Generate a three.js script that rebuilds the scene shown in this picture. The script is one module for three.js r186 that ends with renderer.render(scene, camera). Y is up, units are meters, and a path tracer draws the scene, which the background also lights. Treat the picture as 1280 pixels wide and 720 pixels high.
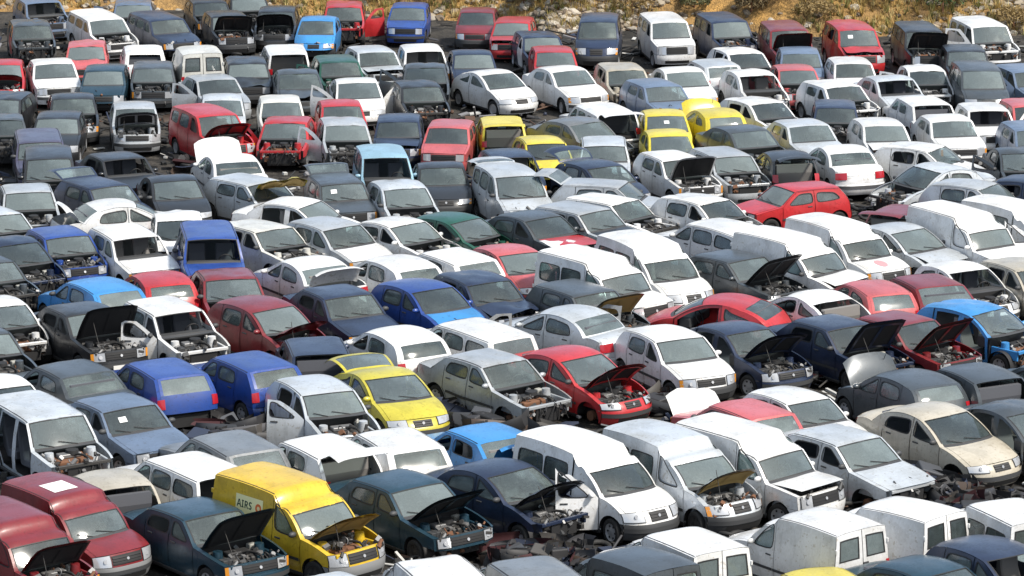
import * as THREE from 'three';
import { mergeGeometries, mergeVertices } from 'three/addons/utils/BufferGeometryUtils.js';
import { RoundedBoxGeometry } from 'three/addons/geometries/RoundedBoxGeometry.js';

// ------------------------------------------------------------------ camera, sky, sun, exposure
const scene = new THREE.Scene();
const FOCAL = 4700, CAM_H = 22.94, CAM_Z = 100.0;           // focal length in photo pixels (1280 wide)
const camera = new THREE.PerspectiveCamera(2 * Math.atan(360 / FOCAL) * 180 / Math.PI, 1280 / 720, 1, 600);
camera.position.set(0, CAM_H, CAM_Z); camera.lookAt(0, 0, 0); camera.updateMatrixWorld(true);

const SUN_AZ = 58, SUN_EL = 52;                            // degrees: azimuth from the camera side towards the right
const rad = d => d * Math.PI / 180;
const sunDir = new THREE.Vector3(Math.sin(rad(SUN_AZ)) * Math.cos(rad(SUN_EL)), Math.sin(rad(SUN_EL)), Math.cos(rad(SUN_AZ)) * Math.cos(rad(SUN_EL)));

// small value noise used everywhere
function hash(x, y, z) { let h = Math.imul(x | 0, 374761393) ^ Math.imul(y | 0, 668265263) ^ Math.imul(z | 0, 1274126177); h = Math.imul(h ^ (h >>> 13), 1274126177); return ((h ^ (h >>> 16)) >>> 0) / 4294967296; }
const sm = t => t * t * (3 - 2 * t);
function vnoise(x, y, z = 0, per = 0) {
  const xi = Math.floor(x), yi = Math.floor(y), zi = Math.floor(z), fx = sm(x - xi), fy = sm(y - yi), fz = sm(z - zi);
  const w = v => per ? ((v % per) + per) % per : v;
  const c = (a, b, d) => hash(w(xi + a), w(yi + b), zi + d);
  const l = (a, b, t) => a + (b - a) * t;
  return l(l(l(c(0, 0, 0), c(1, 0, 0), fx), l(c(0, 1, 0), c(1, 1, 0), fx), fy), l(l(c(0, 0, 1), c(1, 0, 1), fx), l(c(0, 1, 1), c(1, 1, 1), fx), fy), fz);
}
function fbm(x, y, z, oct, per = 0) { let s = 0, a = .5, n = 0, f = 1; for (let i = 0; i < oct; i++) { s += a * vnoise(x * f, y * f, z + i * 17, per ? per * f : 0); n += a; a *= .5; f *= 2; } return s / n; }
let seed = 12345;
const rnd = (a = 0, b = 1) => { seed = (Math.imul(seed, 1664525) + 1013904223) >>> 0; return a + (b - a) * (seed / 4294967296); };

{ // high thin overcast: bright veil, a broad brighter zone round the sun
  const w = 512, h = 256, d = new Float32Array(w * h * 4);
  for (let j = 0; j < h; j++) for (let i = 0; i < w; i++) {
    const phi = (i + .5) / w * 2 * Math.PI - Math.PI, th = (j + .5) / h * Math.PI - Math.PI / 2;   // row 0 = straight down
    const y = Math.sin(th), r = Math.cos(th);
    const X = Math.cos(phi) * r, Z = Math.sin(phi) * r;
    const el = Math.max(y, 0), cs = X * sunDir.x + y * sunDir.y + Z * sunDir.z;
    const cl = fbm(X / (el + .35) * 1.4 + 5, Z / (el + .35) * 1.4 + 9, 3, 5);
    const k = THREE.MathUtils.smoothstep(cl, .38, .68);
    let base = .62 + .38 * Math.pow(1 - el, 1.5);
    const glow = .9 * Math.pow(Math.max(cs, 0), 8) + .35 * Math.pow(Math.max(cs, 0), 2);
    const o = (j * w + i) * 4;
    const blue = [.50, .70, 1.0], white = [.96, .98, 1.0];
    for (let c = 0; c < 3; c++) d[o + c] = ((blue[c] * (1 - k * .85) + white[c] * k * .85) * base + glow * [1, .97, .9][c]) * SKY_GAIN();
    d[o + 3] = 1;
  }
  function SKY_GAIN() { return .66; }
  const t = new THREE.DataTexture(d, w, h, THREE.RGBAFormat, THREE.FloatType);
  t.mapping = THREE.EquirectangularReflectionMapping; t.magFilter = t.minFilter = THREE.LinearFilter; t.needsUpdate = true;
  scene.background = t; scene.environment = t;
}
const sun = new THREE.DirectionalLight(0xfff7ec, 4.0);
sun.position.copy(sunDir).multiplyScalar(150); sun.target.position.set(0, 0, 0);
sun.castShadow = true; sun.shadow.radius = 12; sun.shadow.mapSize.set(4096, 4096);
Object.assign(sun.shadow.camera, { left: -60, right: 60, top: 60, bottom: -60, near: 10, far: 320 });
scene.add(sun, sun.target);

const renderer = new THREE.WebGLRenderer({ antialias: true });
renderer.toneMapping = THREE.LinearToneMapping; renderer.toneMappingExposure = 1.32;
renderer.shadowMap.enabled = true;

// a photo pixel seen on the horizontal plane y = h (metres)
const FWD = new THREE.Vector3(0, -CAM_H, -CAM_Z).normalize(), RIGHT = new THREE.Vector3(1, 0, 0), UP = new THREE.Vector3().crossVectors(RIGHT, FWD);
function onPlane(px, py, h = 0) {
  const d = FWD.clone().addScaledVector(RIGHT, (px - 640) / FOCAL).addScaledVector(UP, (360 - py) / FOCAL);
  const t = (h - CAM_H) / d.y;
  return new THREE.Vector3(d.x * t, h, CAM_Z + d.z * t);
}

// ------------------------------------------------------------------ textures and materials
function dataTex(n, fn, srgb = true, repeat = 1) {
  const d = new Uint8Array(n * n * 4);
  for (let j = 0; j < n; j++) for (let i = 0; i < n; i++) { const c = fn(i / n, j / n); const o = (j * n + i) * 4; d[o] = c[0] * 255; d[o + 1] = c[1] * 255; d[o + 2] = c[2] * 255; d[o + 3] = 255; }
  const t = new THREE.DataTexture(d, n, n, THREE.RGBAFormat); t.wrapS = t.wrapT = THREE.RepeatWrapping; t.magFilter = THREE.LinearFilter; t.minFilter = THREE.LinearMipmapLinearFilter; t.generateMipmaps = true;
  if (srgb) t.colorSpace = THREE.SRGBColorSpace; t.repeat.set(repeat, repeat); t.needsUpdate = true; return t;
}
// dust and dried water marks on old paint, in patches with grain (2.6 m repeat)
const cl01 = v => Math.min(1, Math.max(0, v));
function dustAt(u, v, k) {
  const big = fbm(u * 4, v * 4, k, 4, 4), fine = fbm(u * 64, v * 64, k + 40, 2, 64), streak = fbm(u * 40, v * 5, k + 80, 3, 40 * 0 + 40);
  return cl01((big - .45) * 1.7 + (fine - .5) * .5 + (streak - .5) * .3 + .2);
}
const dustTex = [0, 1, 2].map(k => dataTex(512, (u, v) => { const d = dustAt(u, v, k * 9); const p = fbm(u * 6, v * 6, k * 31 + 3, 5, 6), w = fbm(u * 30, v * 4, k * 13 + 90, 4, 30), m = fbm(u * 40, v * 40, k * 7 + 60, 3, 40), spot = m > .74 ? .9 : 1, run = w > .66 ? .965 : 1, s = (1 - .13 * d) * (p > .6 ? .955 : 1) * spot * run; return [s, s * (1 - .008 * d - (spot < 1 ? .02 : 0)), s * (1 - .028 * d - (spot < 1 ? .05 : 0))]; }, true, 1 / 2.6));
const dustRough = dataTex(256, (u, v) => { const d = dustAt(u, v, 0); return [0, cl01(.45 + .55 * d), 0]; }, false, 1 / 2.6);

const PAINT = { // linear base colours
  W: [.78, .79, .80], X: [.72, .72, .68], S: [.50, .53, .56], L: [.62, .66, .70], G: [.22, .235, .25], D: [.075, .088, .10], K: [.022, .024, .028],
  N: [.026, .040, .085], B: [.020, .065, .30], U: [.045, .26, .62], Z: [.17, .23, .34], A: [.018, .055, .085], F: [.012, .085, .055],
  R: [.50, .030, .035], Q: [.20, .020, .024], O: [.56, .115, .12], Y: [.70, .58, .04], T: [.52, .46, .045], P: [.74, .50, .03], I: [.50, .46, .38], J: [.30, .50, .64], V: [.10, .095, .16], C: [.10, .085, .085],
};
const COLNAME = { W: 'white', X: 'off-white', S: 'silver', L: 'pale silver', G: 'grey', D: 'slate grey', K: 'black', N: 'navy', B: 'royal blue', U: 'bright blue', Z: 'slate blue', A: 'dark petrol blue', F: 'dark green', R: 'red', Q: 'dark red', O: 'faded red', Y: 'yellow', T: 'mustard yellow', P: 'deep yellow', I: 'beige', J: 'light blue', V: 'dark purple', C: 'brown grey' };
const matCache = {};
function mat(key, make) { return matCache[key] || (matCache[key] = make()); }
const setc = (m, c) => { m.color.setRGB(c[0], c[1], c[2]); return m; };
function paint(c, k = 0) {
  return mat('paint' + c + k, () => {
    const met = 'SLGDNZAV'.includes(c) ? .25 : 0;
    return setc(new THREE.MeshPhysicalMaterial({ roughness: .62, metalness: met, roughnessMap: dustRough, map: dustTex[k % 3], clearcoat: .55, clearcoatRoughness: .24, side: THREE.DoubleSide }), PAINT[c].map((v, i) => v * [1, .94, 1.05][k % 3]));
  });
}
const std = (key, c, rough = .8, metal = 0, extra = {}) => mat(key, () => setc(new THREE.MeshPhysicalMaterial({ roughness: rough, metalness: metal, side: THREE.DoubleSide, ...extra }), c));
const M = {
  black: std('black', [.022, .022, .023], .6), plastic: std('plastic', [.05, .052, .055], .55), greyPlastic: std('gpl', [.20, .205, .21], .6),
  rubber: std('rubber', [.018, .018, .018], .85), steel: std('steel', [.32, .32, .33], .45, .7), hub: std('hub', [.45, .46, .48], .4, .5), darkSteel: std('dsteel', [.06, .058, .056], .6, .4),
  rust: std('rust', [.16, .075, .04], .9), alu: std('alu', [.24, .24, .24], .5, .5), cloth: std('cloth', [.09, .095, .11], .95), cloth2: std('cloth2', [.22, .21, .20], .95),
  trim: std('trim', [.16, .155, .14], .9), lining: std('lining', [.30, .29, .27], .95), gold: std('gold', [.42, .29, .10], .8), liner: std('liner', [.016, .016, .017], .85),
  lens: std('lens', [.52, .54, .57], .12, .35, { clearcoat: 1, clearcoatRoughness: .05 }), amber: std('amber', [.7, .28, .03], .2, 0, { clearcoat: 1 }),
  redLens: std('redlens', [.42, .012, .02], .2, 0, { clearcoat: 1, clearcoatRoughness: .06 }), plate: std('plate', [.75, .75, .72], .5), paper: std('paper', [.78, .80, .80], .8),
  bottle: std('bottle', [.36, .36, .33], .6), pink: std('pink', [.75, .28, .30], .6), white: std('whitem', [.8, .8, .78], .5),
};
// dusty glass: a thin film of grey dust (with grain) on clear panes
const glassDust = dataTex(256, (u, v) => { const d = dustAt(u, v, 51), f = fbm(u * 90, v * 90, 5, 2, 90); const s = .86 + .10 * d + .06 * (f - .5); return [s * .97, s, s * .99]; }, true, 1 / 1.7);
const glassTr = dataTex(256, (u, v) => { const d = dustAt(u, v, 51), f = fbm(u * 90, v * 90, 5, 2, 90); return [cl01(.97 - .10 * d - .07 * (f - .5)), 0, 0]; }, false, 1 / 1.7);
const glass = [[.93, 1.75, [.74, .84, .83]], [.80, 1.65, [.52, .60, .63]], [.62, 1.55, [.44, .50, .52]], [.92, 1.8, [.42, .50, .52]], [.86, 1.7, [.66, .76, .80]]].map(([t, n, c], i) => mat('glass' + i, () => setc(new THREE.MeshPhysicalMaterial({ roughness: .11, metalness: 0, transmission: t, transmissionMap: glassTr, thickness: 0, ior: n, map: glassDust, side: THREE.DoubleSide }), c)));
// ------------------------------------------------------------------ car kit: panels mapped from outlines onto a body surface
const LN = Math.hypot;
function inset(poly, d) {                                    // polygon moved inwards by d
  let A = 0; for (let i = 0; i < poly.length; i++) { const p = poly[i], q = poly[(i + 1) % poly.length]; A += p[0] * q[1] - q[0] * p[1]; }
  const s = A > 0 ? 1 : -1, n = poly.length;
  return poly.map((p, i) => {
    const a = poly[(i + n - 1) % n], b = poly[(i + 1) % n];
    let ax = p[0] - a[0], ay = p[1] - a[1], bx = b[0] - p[0], by = b[1] - p[1]; const la = LN(ax, ay) || 1, lb = LN(bx, by) || 1; ax /= la; ay /= la; bx /= lb; by /= lb;
    let nx = -(ay + by) * s, ny = (ax + bx) * s; const l = LN(nx, ny) || 1; nx /= l; ny /= l;
    const c = Math.max(.45, nx * -ay * s + ny * ax * s);
    return [p[0] + nx * d / c, p[1] + ny * d / c];
  });
}
function rounded(poly, k = .14, times = 2) {
  for (let t = 0; t < times; t++) { const o = []; for (let i = 0; i < poly.length; i++) { const p = poly[i], q = poly[(i + 1) % poly.length]; o.push([p[0] + (q[0] - p[0]) * k, p[1] + (q[1] - p[1]) * k], [p[0] + (q[0] - p[0]) * (1 - k), p[1] + (q[1] - p[1]) * (1 - k)]); } poly = o; k = .25; }
  return poly;
}
function clean(poly) { const o = []; for (const p of poly) { const q = o[o.length - 1]; if (!q || LN(p[0] - q[0], p[1] - q[1]) > .004) o.push(p); } if (LN(o[0][0] - o[o.length - 1][0], o[0][1] - o[o.length - 1][1]) < .004) o.pop(); return o; }
function patch(poly, holes, map, maxE = .26) {               // 2D outline -> curved sheet
  poly = clean(poly); holes = (holes || []).map(clean);
  const V = a => a.map(p => new THREE.Vector2(p[0], p[1]));
  const c = V(poly), hs = holes.map(V);
  if (THREE.ShapeUtils.isClockWise(c)) c.reverse(); hs.forEach(h => { if (!THREE.ShapeUtils.isClockWise(h)) h.reverse(); });
  let tris = THREE.ShapeUtils.triangulateShape(c, hs).map(t => [...t]);
  const pts = [...c, ...hs.flat()].map(p => [p.x, p.y]);
  for (let pass = 0; pass < 4; pass++) {
    const mid = new Map(); let any = false;
    const m = (a, b) => { const k = a < b ? a + '_' + b : b + '_' + a; if (mid.has(k)) return mid.get(k); const p = pts[a], q = pts[b]; let r = -1; if (LN(p[0] - q[0], p[1] - q[1]) > maxE) { r = pts.length; pts.push([(p[0] + q[0]) / 2, (p[1] + q[1]) / 2]); any = true; } mid.set(k, r); return r; };
    const out = [];
    for (const [a, b, d] of tris) {
      const e = [m(a, b), m(b, d), m(d, a)], n = e.filter(v => v >= 0).length;
      if (!n) out.push([a, b, d]);
      else if (n === 3) out.push([a, e[0], e[2]], [e[0], b, e[1]], [e[2], e[1], d], [e[0], e[1], e[2]]);
      else { let v = [a, b, d], k = e; const rot = () => { v = [v[1], v[2], v[0]]; k = [k[1], k[2], k[0]]; };
        if (n === 1) { while (k[0] < 0) rot(); out.push([v[0], k[0], v[2]], [k[0], v[1], v[2]]); }
        else { while (k[2] >= 0) rot(); out.push([k[0], v[1], k[1]], [v[0], k[0], k[1]], [v[0], k[1], v[2]]); } }
    }
    tris = out; if (!any) break;
  }
  const P = [], U = []; for (const p of pts) { P.push(...map(p[0], p[1])); U.push(p[0], p[1]); }
  const g = new THREE.BufferGeometry(); g.setAttribute('position', new THREE.Float32BufferAttribute(P, 3)); g.setAttribute('uv', new THREE.Float32BufferAttribute(U, 2)); g.setIndex(tris.flat()); g.computeVertexNormals(); return g;
}
function grid(u0, u1, v0, v1, nu, nv, map, uvf) {
  const P = [], U = [], I = [];
  for (let i = 0; i <= nu; i++) for (let j = 0; j <= nv; j++) { const u = u0 + (u1 - u0) * i / nu, v = v0 + (v1 - v0) * j / nv; P.push(...map(u, v)); U.push(...(uvf ? uvf(u, v) : [u, v])); }
  for (let i = 0; i < nu; i++) for (let j = 0; j < nv; j++) { const a = i * (nv + 1) + j, b = a + nv + 1; I.push(a, b, a + 1, b, b + 1, a + 1); }
  const g = new THREE.BufferGeometry(); g.setAttribute('position', new THREE.Float32BufferAttribute(P, 3)); g.setAttribute('uv', new THREE.Float32BufferAttribute(U, 2)); g.setIndex(I); g.computeVertexNormals(); return g;
}
function join(list, weld = true) { let g = mergeGeometries(list.map(q => { const r = q.index ? q.clone() : mergeVertices(q.clone()); for (const k of Object.keys(r.attributes)) if (!['position', 'uv', 'normal'].includes(k)) r.deleteAttribute(k); return r; })); return g; }
function box(x0, x1, y0, y1, z0, z1, r = .02) { const g = r ? new RoundedBoxGeometry(x1 - x0, y1 - y0, z1 - z0, 1, Math.min(r, (x1 - x0) / 2.1, (y1 - y0) / 2.1, (z1 - z0) / 2.1)) : new THREE.BoxGeometry(x1 - x0, y1 - y0, z1 - z0); g.translate((x0 + x1) / 2, (y0 + y1) / 2, (z0 + z1) / 2); return g; }

// ---- body types. keys: front foot > bumper > lamp line > bonnet lip > cowl > screen top > roof rear > glass foot > (boot edge) > rear bumper
const TYPES = {
  H: { L: 3.85, W: .82, H: 1.42, belt: .93, wb: 2.48, xw: 1.20, doors: 5, xB: -.12, xC: -.98, name: 'hatchback',
    k: { fb: [1.86, .20], fm: [1.925, .38], ft: [1.89, 0.51], hl: [1.80, 0.76], cw: [.95, .96], wt: [.30, 1.385], rr: [-1.36, 1.36], gb: [-1.74, 1.0], rt: [-1.87, .55], rm: [-1.925, .42], rb: [-1.86, .24] } },
  T: { L: 3.70, W: .80, H: 1.40, belt: .92, wb: 2.42, xw: 1.17, doors: 3, xB: -.38, xC: -.38, name: 'small hatchback',
    k: { fb: [1.79, .20], fm: [1.85, .38], ft: [1.82, 0.50], hl: [1.73, 0.74], cw: [.93, .95], wt: [.26, 1.365], rr: [-1.30, 1.34], gb: [-1.66, .97], rt: [-1.80, .56], rm: [-1.85, .42], rb: [-1.79, .24] } },
  S: { L: 4.35, W: .845, H: 1.41, belt: .93, wb: 2.60, xw: 1.36, doors: 5, xB: -.06, xC: -.98, boot: 1, name: 'saloon',
    k: { fb: [2.10, .20], fm: [2.175, .38], ft: [2.14, 0.50], hl: [2.04, 0.73], cw: [1.04, .95], wt: [.34, 1.375], rr: [-.95, 1.35], gb: [-1.50, 1.00], be: [-2.05, .96], rt: [-2.12, .57], rm: [-2.175, .43], rb: [-2.1, .25] } },
  E: { L: 4.35, W: .835, H: 1.45, belt: .93, wb: 2.60, xw: 1.36, doors: 5, xB: -.06, xC: -.98, qwin: 1, name: 'estate car',
    k: { fb: [2.10, .20], fm: [2.175, .38], ft: [2.14, 0.50], hl: [2.04, 0.73], cw: [1.04, .95], wt: [.38, 1.39], rr: [-1.85, 1.40], gb: [-2.06, 1.0], rt: [-2.13, .57], rm: [-2.175, .43], rb: [-2.1, .25] } },
  C: { L: 4.05, W: .83, H: 1.34, belt: .90, wb: 2.46, xw: 1.25, doors: 3, xB: -.42, xC: -.42, name: 'coupe',
    k: { fb: [1.95, .19], fm: [2.025, .37], ft: [1.99, 0.48], hl: [1.88, 0.71], cw: [.98, .93], wt: [.26, 1.31], rr: [-.95, 1.27], gb: [-1.66, .98], rt: [-1.95, .56], rm: [-2.025, .42], rb: [-1.96, .24] } },
  M: { L: 4.20, W: .83, H: 1.64, belt: 1.05, wb: 2.55, xw: 1.30, doors: 5, xB: -.08, xC: -1.0, qwin: 1, name: 'people carrier', tumble: .17,
    k: { fb: [2.06, .24], fm: [2.125, .42], ft: [2.09, 0.57], hl: [1.98, 0.88], cw: [1.12, 1.06], wt: [.52, 1.60], rr: [-1.85, 1.60], gb: [-2.02, 1.12], rt: [-2.08, .60], rm: [-2.125, .46], rb: [-2.06, .28] } },
  V: { L: 4.05, W: .82, H: 1.78, belt: .96, wb: 2.60, xw: 1.30, doors: 3, van: 1, xB: .02, xC: .02, name: 'panel van', tumble: .13,
    k: { fb: [1.96, .20], fm: [2.025, .38], ft: [1.99, 0.53], hl: [1.88, 0.81], cw: [1.08, .99], wt: [.62, 1.43], st: [.24, 1.50], su: [.02, 1.75], rr: [-1.90, 1.77], rt: [-1.99, .54], rm: [-2.025, .42], rb: [-1.97, .26] } },
};
TYPES.P = { ...TYPES.V, sidewin: 1, name: 'van with side windows' };
const BULGE = { fb: .01, fm: .01, ft: .015, hl: .035, cw: .03, wt: .05, st: .0, su: .035, rr: .03, gb: .03, be: .01, rt: .01, rm: .01 };
const EDX = { fb: -.30, fm: -.30, ft: -.27, hl: -.20, cw: -.18, wt: -.11, st: -.06, su: -.03, rr: .05, gb: .10, be: .14, rt: .17, rm: .20, rb: .20 };
const EDY = { hl: -.03, cw: -.03, wt: -.05, st: -.055, su: -.065, rr: -.055, gb: -.03, be: -.03 };

// three families of each shape: 0 as drawn, 1 square-cut older bodies, 2 rounded later ones
function family(T, v) {
  if (!v) return T; const k = {}; for (const n in T.k) k[n] = [...T.k[n]]; const sh = (n, x, y) => { if (k[n]) { k[n][0] += x; k[n][1] += y; } };
  if (v === 1) { sh('hl', .05, .035); sh('ft', .01, 0); sh('cw', -.04, -.02); sh('wt', .04, -.005); if (!T.van) { sh('rr', -.05, .0); sh('gb', -.03, -.02); sh('be', -.03, .01); } return { ...T, k, ef: .62, bf: .45, pw: 1.5 }; }
  sh('hl', -.06, -.03); sh('cw', .08, .0); sh('wt', -.05, .01); sh('be', .02, .02); if (!T.van) sh('gb', .03, .02); return { ...T, k, ef: 1.2, bf: 1.35, pw: .85 };
}
function buildType(code, dent, fam) {
  const T = family(TYPES[code], fam), ef = T.ef || 1, bf = T.bf || 1, K = T.k, names = Object.keys(K), W = T.W, L2 = T.L / 2, sill = .25, rw = .29, R = .355, xwF = T.xw, xwR = T.xw - T.wb;
  const tum = T.tumble || .185, beltAt = x => T.belt - .022 * x, zs = code.charCodeAt(0) * 3 + dent * 11;
  const damp = dent ? .03 : .006;
  function hw(x, y) {
    const b = beltAt(x); let f;
    if (y < .6) f = 1 - .06 * ((.6 - y) / .4) ** 2; else if (y < b) f = 1 - .035 * ((y - .6) / (b - .6)) ** 2; else f = .965 - tum * Math.pow((y - b) / (T.H - b), 1.08) * .82;
    const xf = L2 - 1.05, xr = -L2 + .95;
    if (x > xf) f *= 1 - .15 * ((x - xf) / (L2 - xf)) ** 2.2; if (x < xr) f *= 1 - (T.van ? .03 : .10) * ((xr - x) / (L2 + xr)) ** 2;
    return W * f + .008 * THREE.MathUtils.smoothstep(y, .66, .70) * (y < b ? 1 : 1) - .008;
  }
  const bump = (x, y) => (vnoise(x * 1.7 + zs, y * 2.1 + 3, zs) - .5) * 2 * damp + (dent ? (vnoise(x * 4 + zs, y * 4, zs + 5) - .5) * .02 : 0);
  // spine
  const C = [], E = [], PW = [], S = [], ki = {};
  names.forEach((n, i) => {
    const a = K[n], nx = names[i + 1]; ki[n] = C.length;
    const ea = [a[0] + (EDX[n] || 0) * ef * (T.van && (n === 'rr' || n[0] === 'r') ? .4 : 1), a[1] + (EDY[n] || 0)];
    if (!nx) { C.push(a); E.push(ea); PW.push(3); return; }
    const b = K[nx], eb = [b[0] + (EDX[nx] || 0) * ef * (T.van && nx[0] === 'r' ? .4 : 1), b[1] + (EDY[nx] || 0)], len = LN(b[0] - a[0], b[1] - a[1]), m = Math.max(2, Math.ceil(len / .11));
    const d = [(b[0] - a[0]) / len, (b[1] - a[1]) / len], nn = [d[1], -d[0]], bu = BULGE[n] * 2 * bf;
    const q = (p, r, t) => { const cx = (p[0] + r[0]) / 2 + nn[0] * bu, cy = (p[1] + r[1]) / 2 + nn[1] * bu, s = 1 - t; return [s * s * p[0] + 2 * s * t * cx + t * t * r[0], s * s * p[1] + 2 * s * t * cy + t * t * r[1]]; };
    for (let j = 0; j < m; j++) { C.push(q(a, b, j / m)); E.push(q(ea, eb, j / m)); PW.push(n === 'cw' ? 2.3 : n[0] === 'f' ? 3.2 : 4.2 * (T.pw || 1)); }
  });
  S[0] = 0; for (let i = 1; i < C.length; i++) S[i] = S[i - 1] + LN(C[i][0] - C[i - 1][0], C[i][1] - C[i - 1][1]);
  const s = {}; for (const n of names) s[n] = S[ki[n]];
  const at = sv => { let i = 0; while (i < S.length - 2 && S[i + 1] < sv) i++; const t = THREE.MathUtils.clamp((sv - S[i]) / (S[i + 1] - S[i]), 0, 1), l = (a, b) => [a[0] + (b[0] - a[0]) * t, a[1] + (b[1] - a[1]) * t]; return { c: l(C[i], C[i + 1]), e: l(E[i], E[i + 1]), p: PW[i], d: [C[i + 1][0] - C[i][0], C[i + 1][1] - C[i][1]] }; };
  const sp = (off = 0, dn = 1) => (sv, w) => {
    const q = at(sv), k = 1 - Math.pow(Math.abs(w), q.p), l = LN(q.d[0], q.d[1]), nx = q.d[1] / l, ny = -q.d[0] / l;
    const x = q.e[0] + (q.c[0] - q.e[0]) * k, y = q.e[1] + (q.c[1] - q.e[1]) * k, o = off + dn * bump(x * 1.3 + 20, w * .8 * 1.5) * k;
    const z = w * (hw(q.e[0], q.e[1]) + off * .7);
    return [x + nx * o, y + ny * o, z];
  };
  const spuv = (u, w) => [u + .3, w * .8 + 1.1];
  const sg = (a, b, w0, w1, off = 0, dn = 1, nv) => grid(a, b, w0, w1, Math.max(1, Math.ceil((b - a) / .13)), nv || Math.max(1, Math.ceil(Math.abs(w1 - w0) * 5)), sp(off, dn), spuv);
  // side
  const sd = (sgn, off = 0) => (x, y) => [x, y, sgn * (hw(x, y) + off + bump(x + sgn * 9, y))];
  const Er = (n0, n1) => E.slice(Math.min(ki[n0], ki[n1]), Math.max(ki[n0], ki[n1]) + 1);
  const roofY = x => { const a = Er('wt', 'rr'); for (let i = 0; i < a.length - 1; i++) if (x <= a[i][0] && x >= a[i + 1][0]) { const t = (a[i][0] - x) / (a[i][0] - a[i + 1][0]); return a[i][1] + (a[i + 1][1] - a[i][1]) * t; } return x > a[0][0] ? a[0][1] : a[a.length - 1][1]; };
  const roofPts = (xa, xb) => [[xa, roofY(xa)], ...Er('wt', 'rr').filter(p => p[0] < xa - .02 && p[0] > xb + .02), [xb, roofY(xb)]];
  const arc = (cx, r, t0, t1, n = 9) => Array.from({ length: n + 1 }, (_, i) => { const t = t0 + (t1 - t0) * i / n; return [cx + r * Math.cos(t), rw + r * Math.sin(t)]; });
  const yft = K.ft[1], yrt = K.rt[1], aF = Math.asin((yft - rw) / R), aR = Math.asin((yrt - rw) / R), a0 = -Math.asin((rw - sill) / R);
  const e = n => E[ki[n]], xdf = e('cw')[0];
  const G = {};
  const both = (name, fn) => { G[name] = [1, -1].map(sgn => fn(sgn)); };
  const fenderPoly = [[xdf, sill], e('cw'), ...Er('cw', 'ft').reverse(), [xwF + R * Math.cos(aF), yft], ...arc(xwF, R, aF, Math.PI - a0)];
  both('fender', g => join([patch(inset(clean(fenderPoly), .006), [], sd(g)), sg(s.hl, s.cw, g * .9, g, 0, .3, 1)]));
  const beltW = x => beltAt(x) + .03;
  const aLine = y => { const a = e('cw'), b = e('wt'); return a[0] + (b[0] - a[0]) * (y - a[1]) / (b[1] - a[1]); };
  const fdPoly = clean([[xdf, sill], e('cw'), ...Er('cw', 'wt'), ...roofPts(e('wt')[0] - .03, T.xB), [T.xB, sill]]);
  const fdWinRaw = [[T.xB + .07, beltW(T.xB)], [T.xB + .07 + (T.van ? 0 : .02), roofY(T.xB) - .075], [e('wt')[0] - .09, e('wt')[1] - .07], [aLine(beltW(.7)) - .16, beltW(.7)]];
  const fdWin = rounded(fdWinRaw);
  const piv = g => [xdf, 0, g * hw(xdf, .6)];
  const toPiv = (q, g) => q.translate(-xdf, 0, -g * hw(xdf, .6));
  both('front_door', g => toPiv(patch(inset(fdPoly, .014), [fdWin], sd(g)), g));
  both('front_door_glass', g => toPiv(patch(inset(fdWin, -.012), [], sd(g, -.018)), g));
  const seal = (w, g) => patch(inset(w, -.022), [inset(w, .004)], sd(g, .003), .5);
  both('front_seal', g => toPiv(seal(fdWin, g), g));
  both('front_door_trim', g => toPiv(patch(inset(fdPoly, .05).map(p => [p[0], Math.min(p[1], beltAt(p[0]))]), [], sd(g, -.075)), g));
  both('handle', g => toPiv(box(T.xB + .1, T.xB + .27, .83, .865, g * (hw(T.xB, .84) + .002) - .012, g * (hw(T.xB, .84) + .002) + .014, .01), g));
  both('mirror', g => { const m = new THREE.SphereGeometry(.1, 10, 8); m.scale(.65, .62, 1.0); m.translate(xdf - .17, beltAt(.7) + .09, g * (hw(.6, .95) + .06)); return toPiv(m, g); });
  G.doorPivot = piv;
  let xEnd = T.xB, rdPoly = null, th1 = 0, Ra = R + .035;
  if (T.doors === 5) {
    xEnd = T.xC; th1 = Math.acos(THREE.MathUtils.clamp((T.xC - xwR) / Ra, -1, 1)); const ab = -Math.asin((rw - sill) / Ra);
    rdPoly = clean([[T.xB, sill], [T.xB, roofY(T.xB)], ...roofPts(T.xB, T.xC), ...arc(xwR, Ra, th1, ab, 6)]);
    const rdWin = rounded([[T.xB - .06, beltW(T.xB)], [T.xB - .06, roofY(T.xB) - .075], [T.xC + .10 + (T.boot ? .06 : 0), roofY(T.xC) - .08], [T.xC + .04, beltW(T.xC)]]);
    const px = T.xB, tp = (q, g) => q.translate(-px, 0, -g * hw(px, .6));
    both('rear_door', g => tp(patch(inset(rdPoly, .014), [rdWin], sd(g)), g));
    both('rear_door_glass', g => tp(patch(inset(rdWin, -.012), [], sd(g, -.018)), g));
    both('rear_seal', g => tp(seal(rdWin, g), g));
    both('rear_handle', g => tp(box(T.xC + .14, T.xC + .3, .84, .875, g * (hw(T.xC, .84) + .002) - .012, g * (hw(T.xC, .84) + .002) + .014, .01), g));
    G.rearPivot = g => [px, 0, g * hw(px, .6)];
  }
  const rearTop = T.van ? Er('rr', 'rt') : Er('rr', 'rt');
  const arcR = arc(xwR, R, Math.PI - aR, T.doors === 5 ? a0 : a0, 10);
  const qp = clean([...roofPts(xEnd, e('rr')[0] + .02), ...rearTop, [xwR - R * Math.cos(aR), yrt], ...arcR, ...(T.doors === 5 ? arc(xwR, Ra, a0, th1, 6) : [[T.xB, sill]])]);
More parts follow.
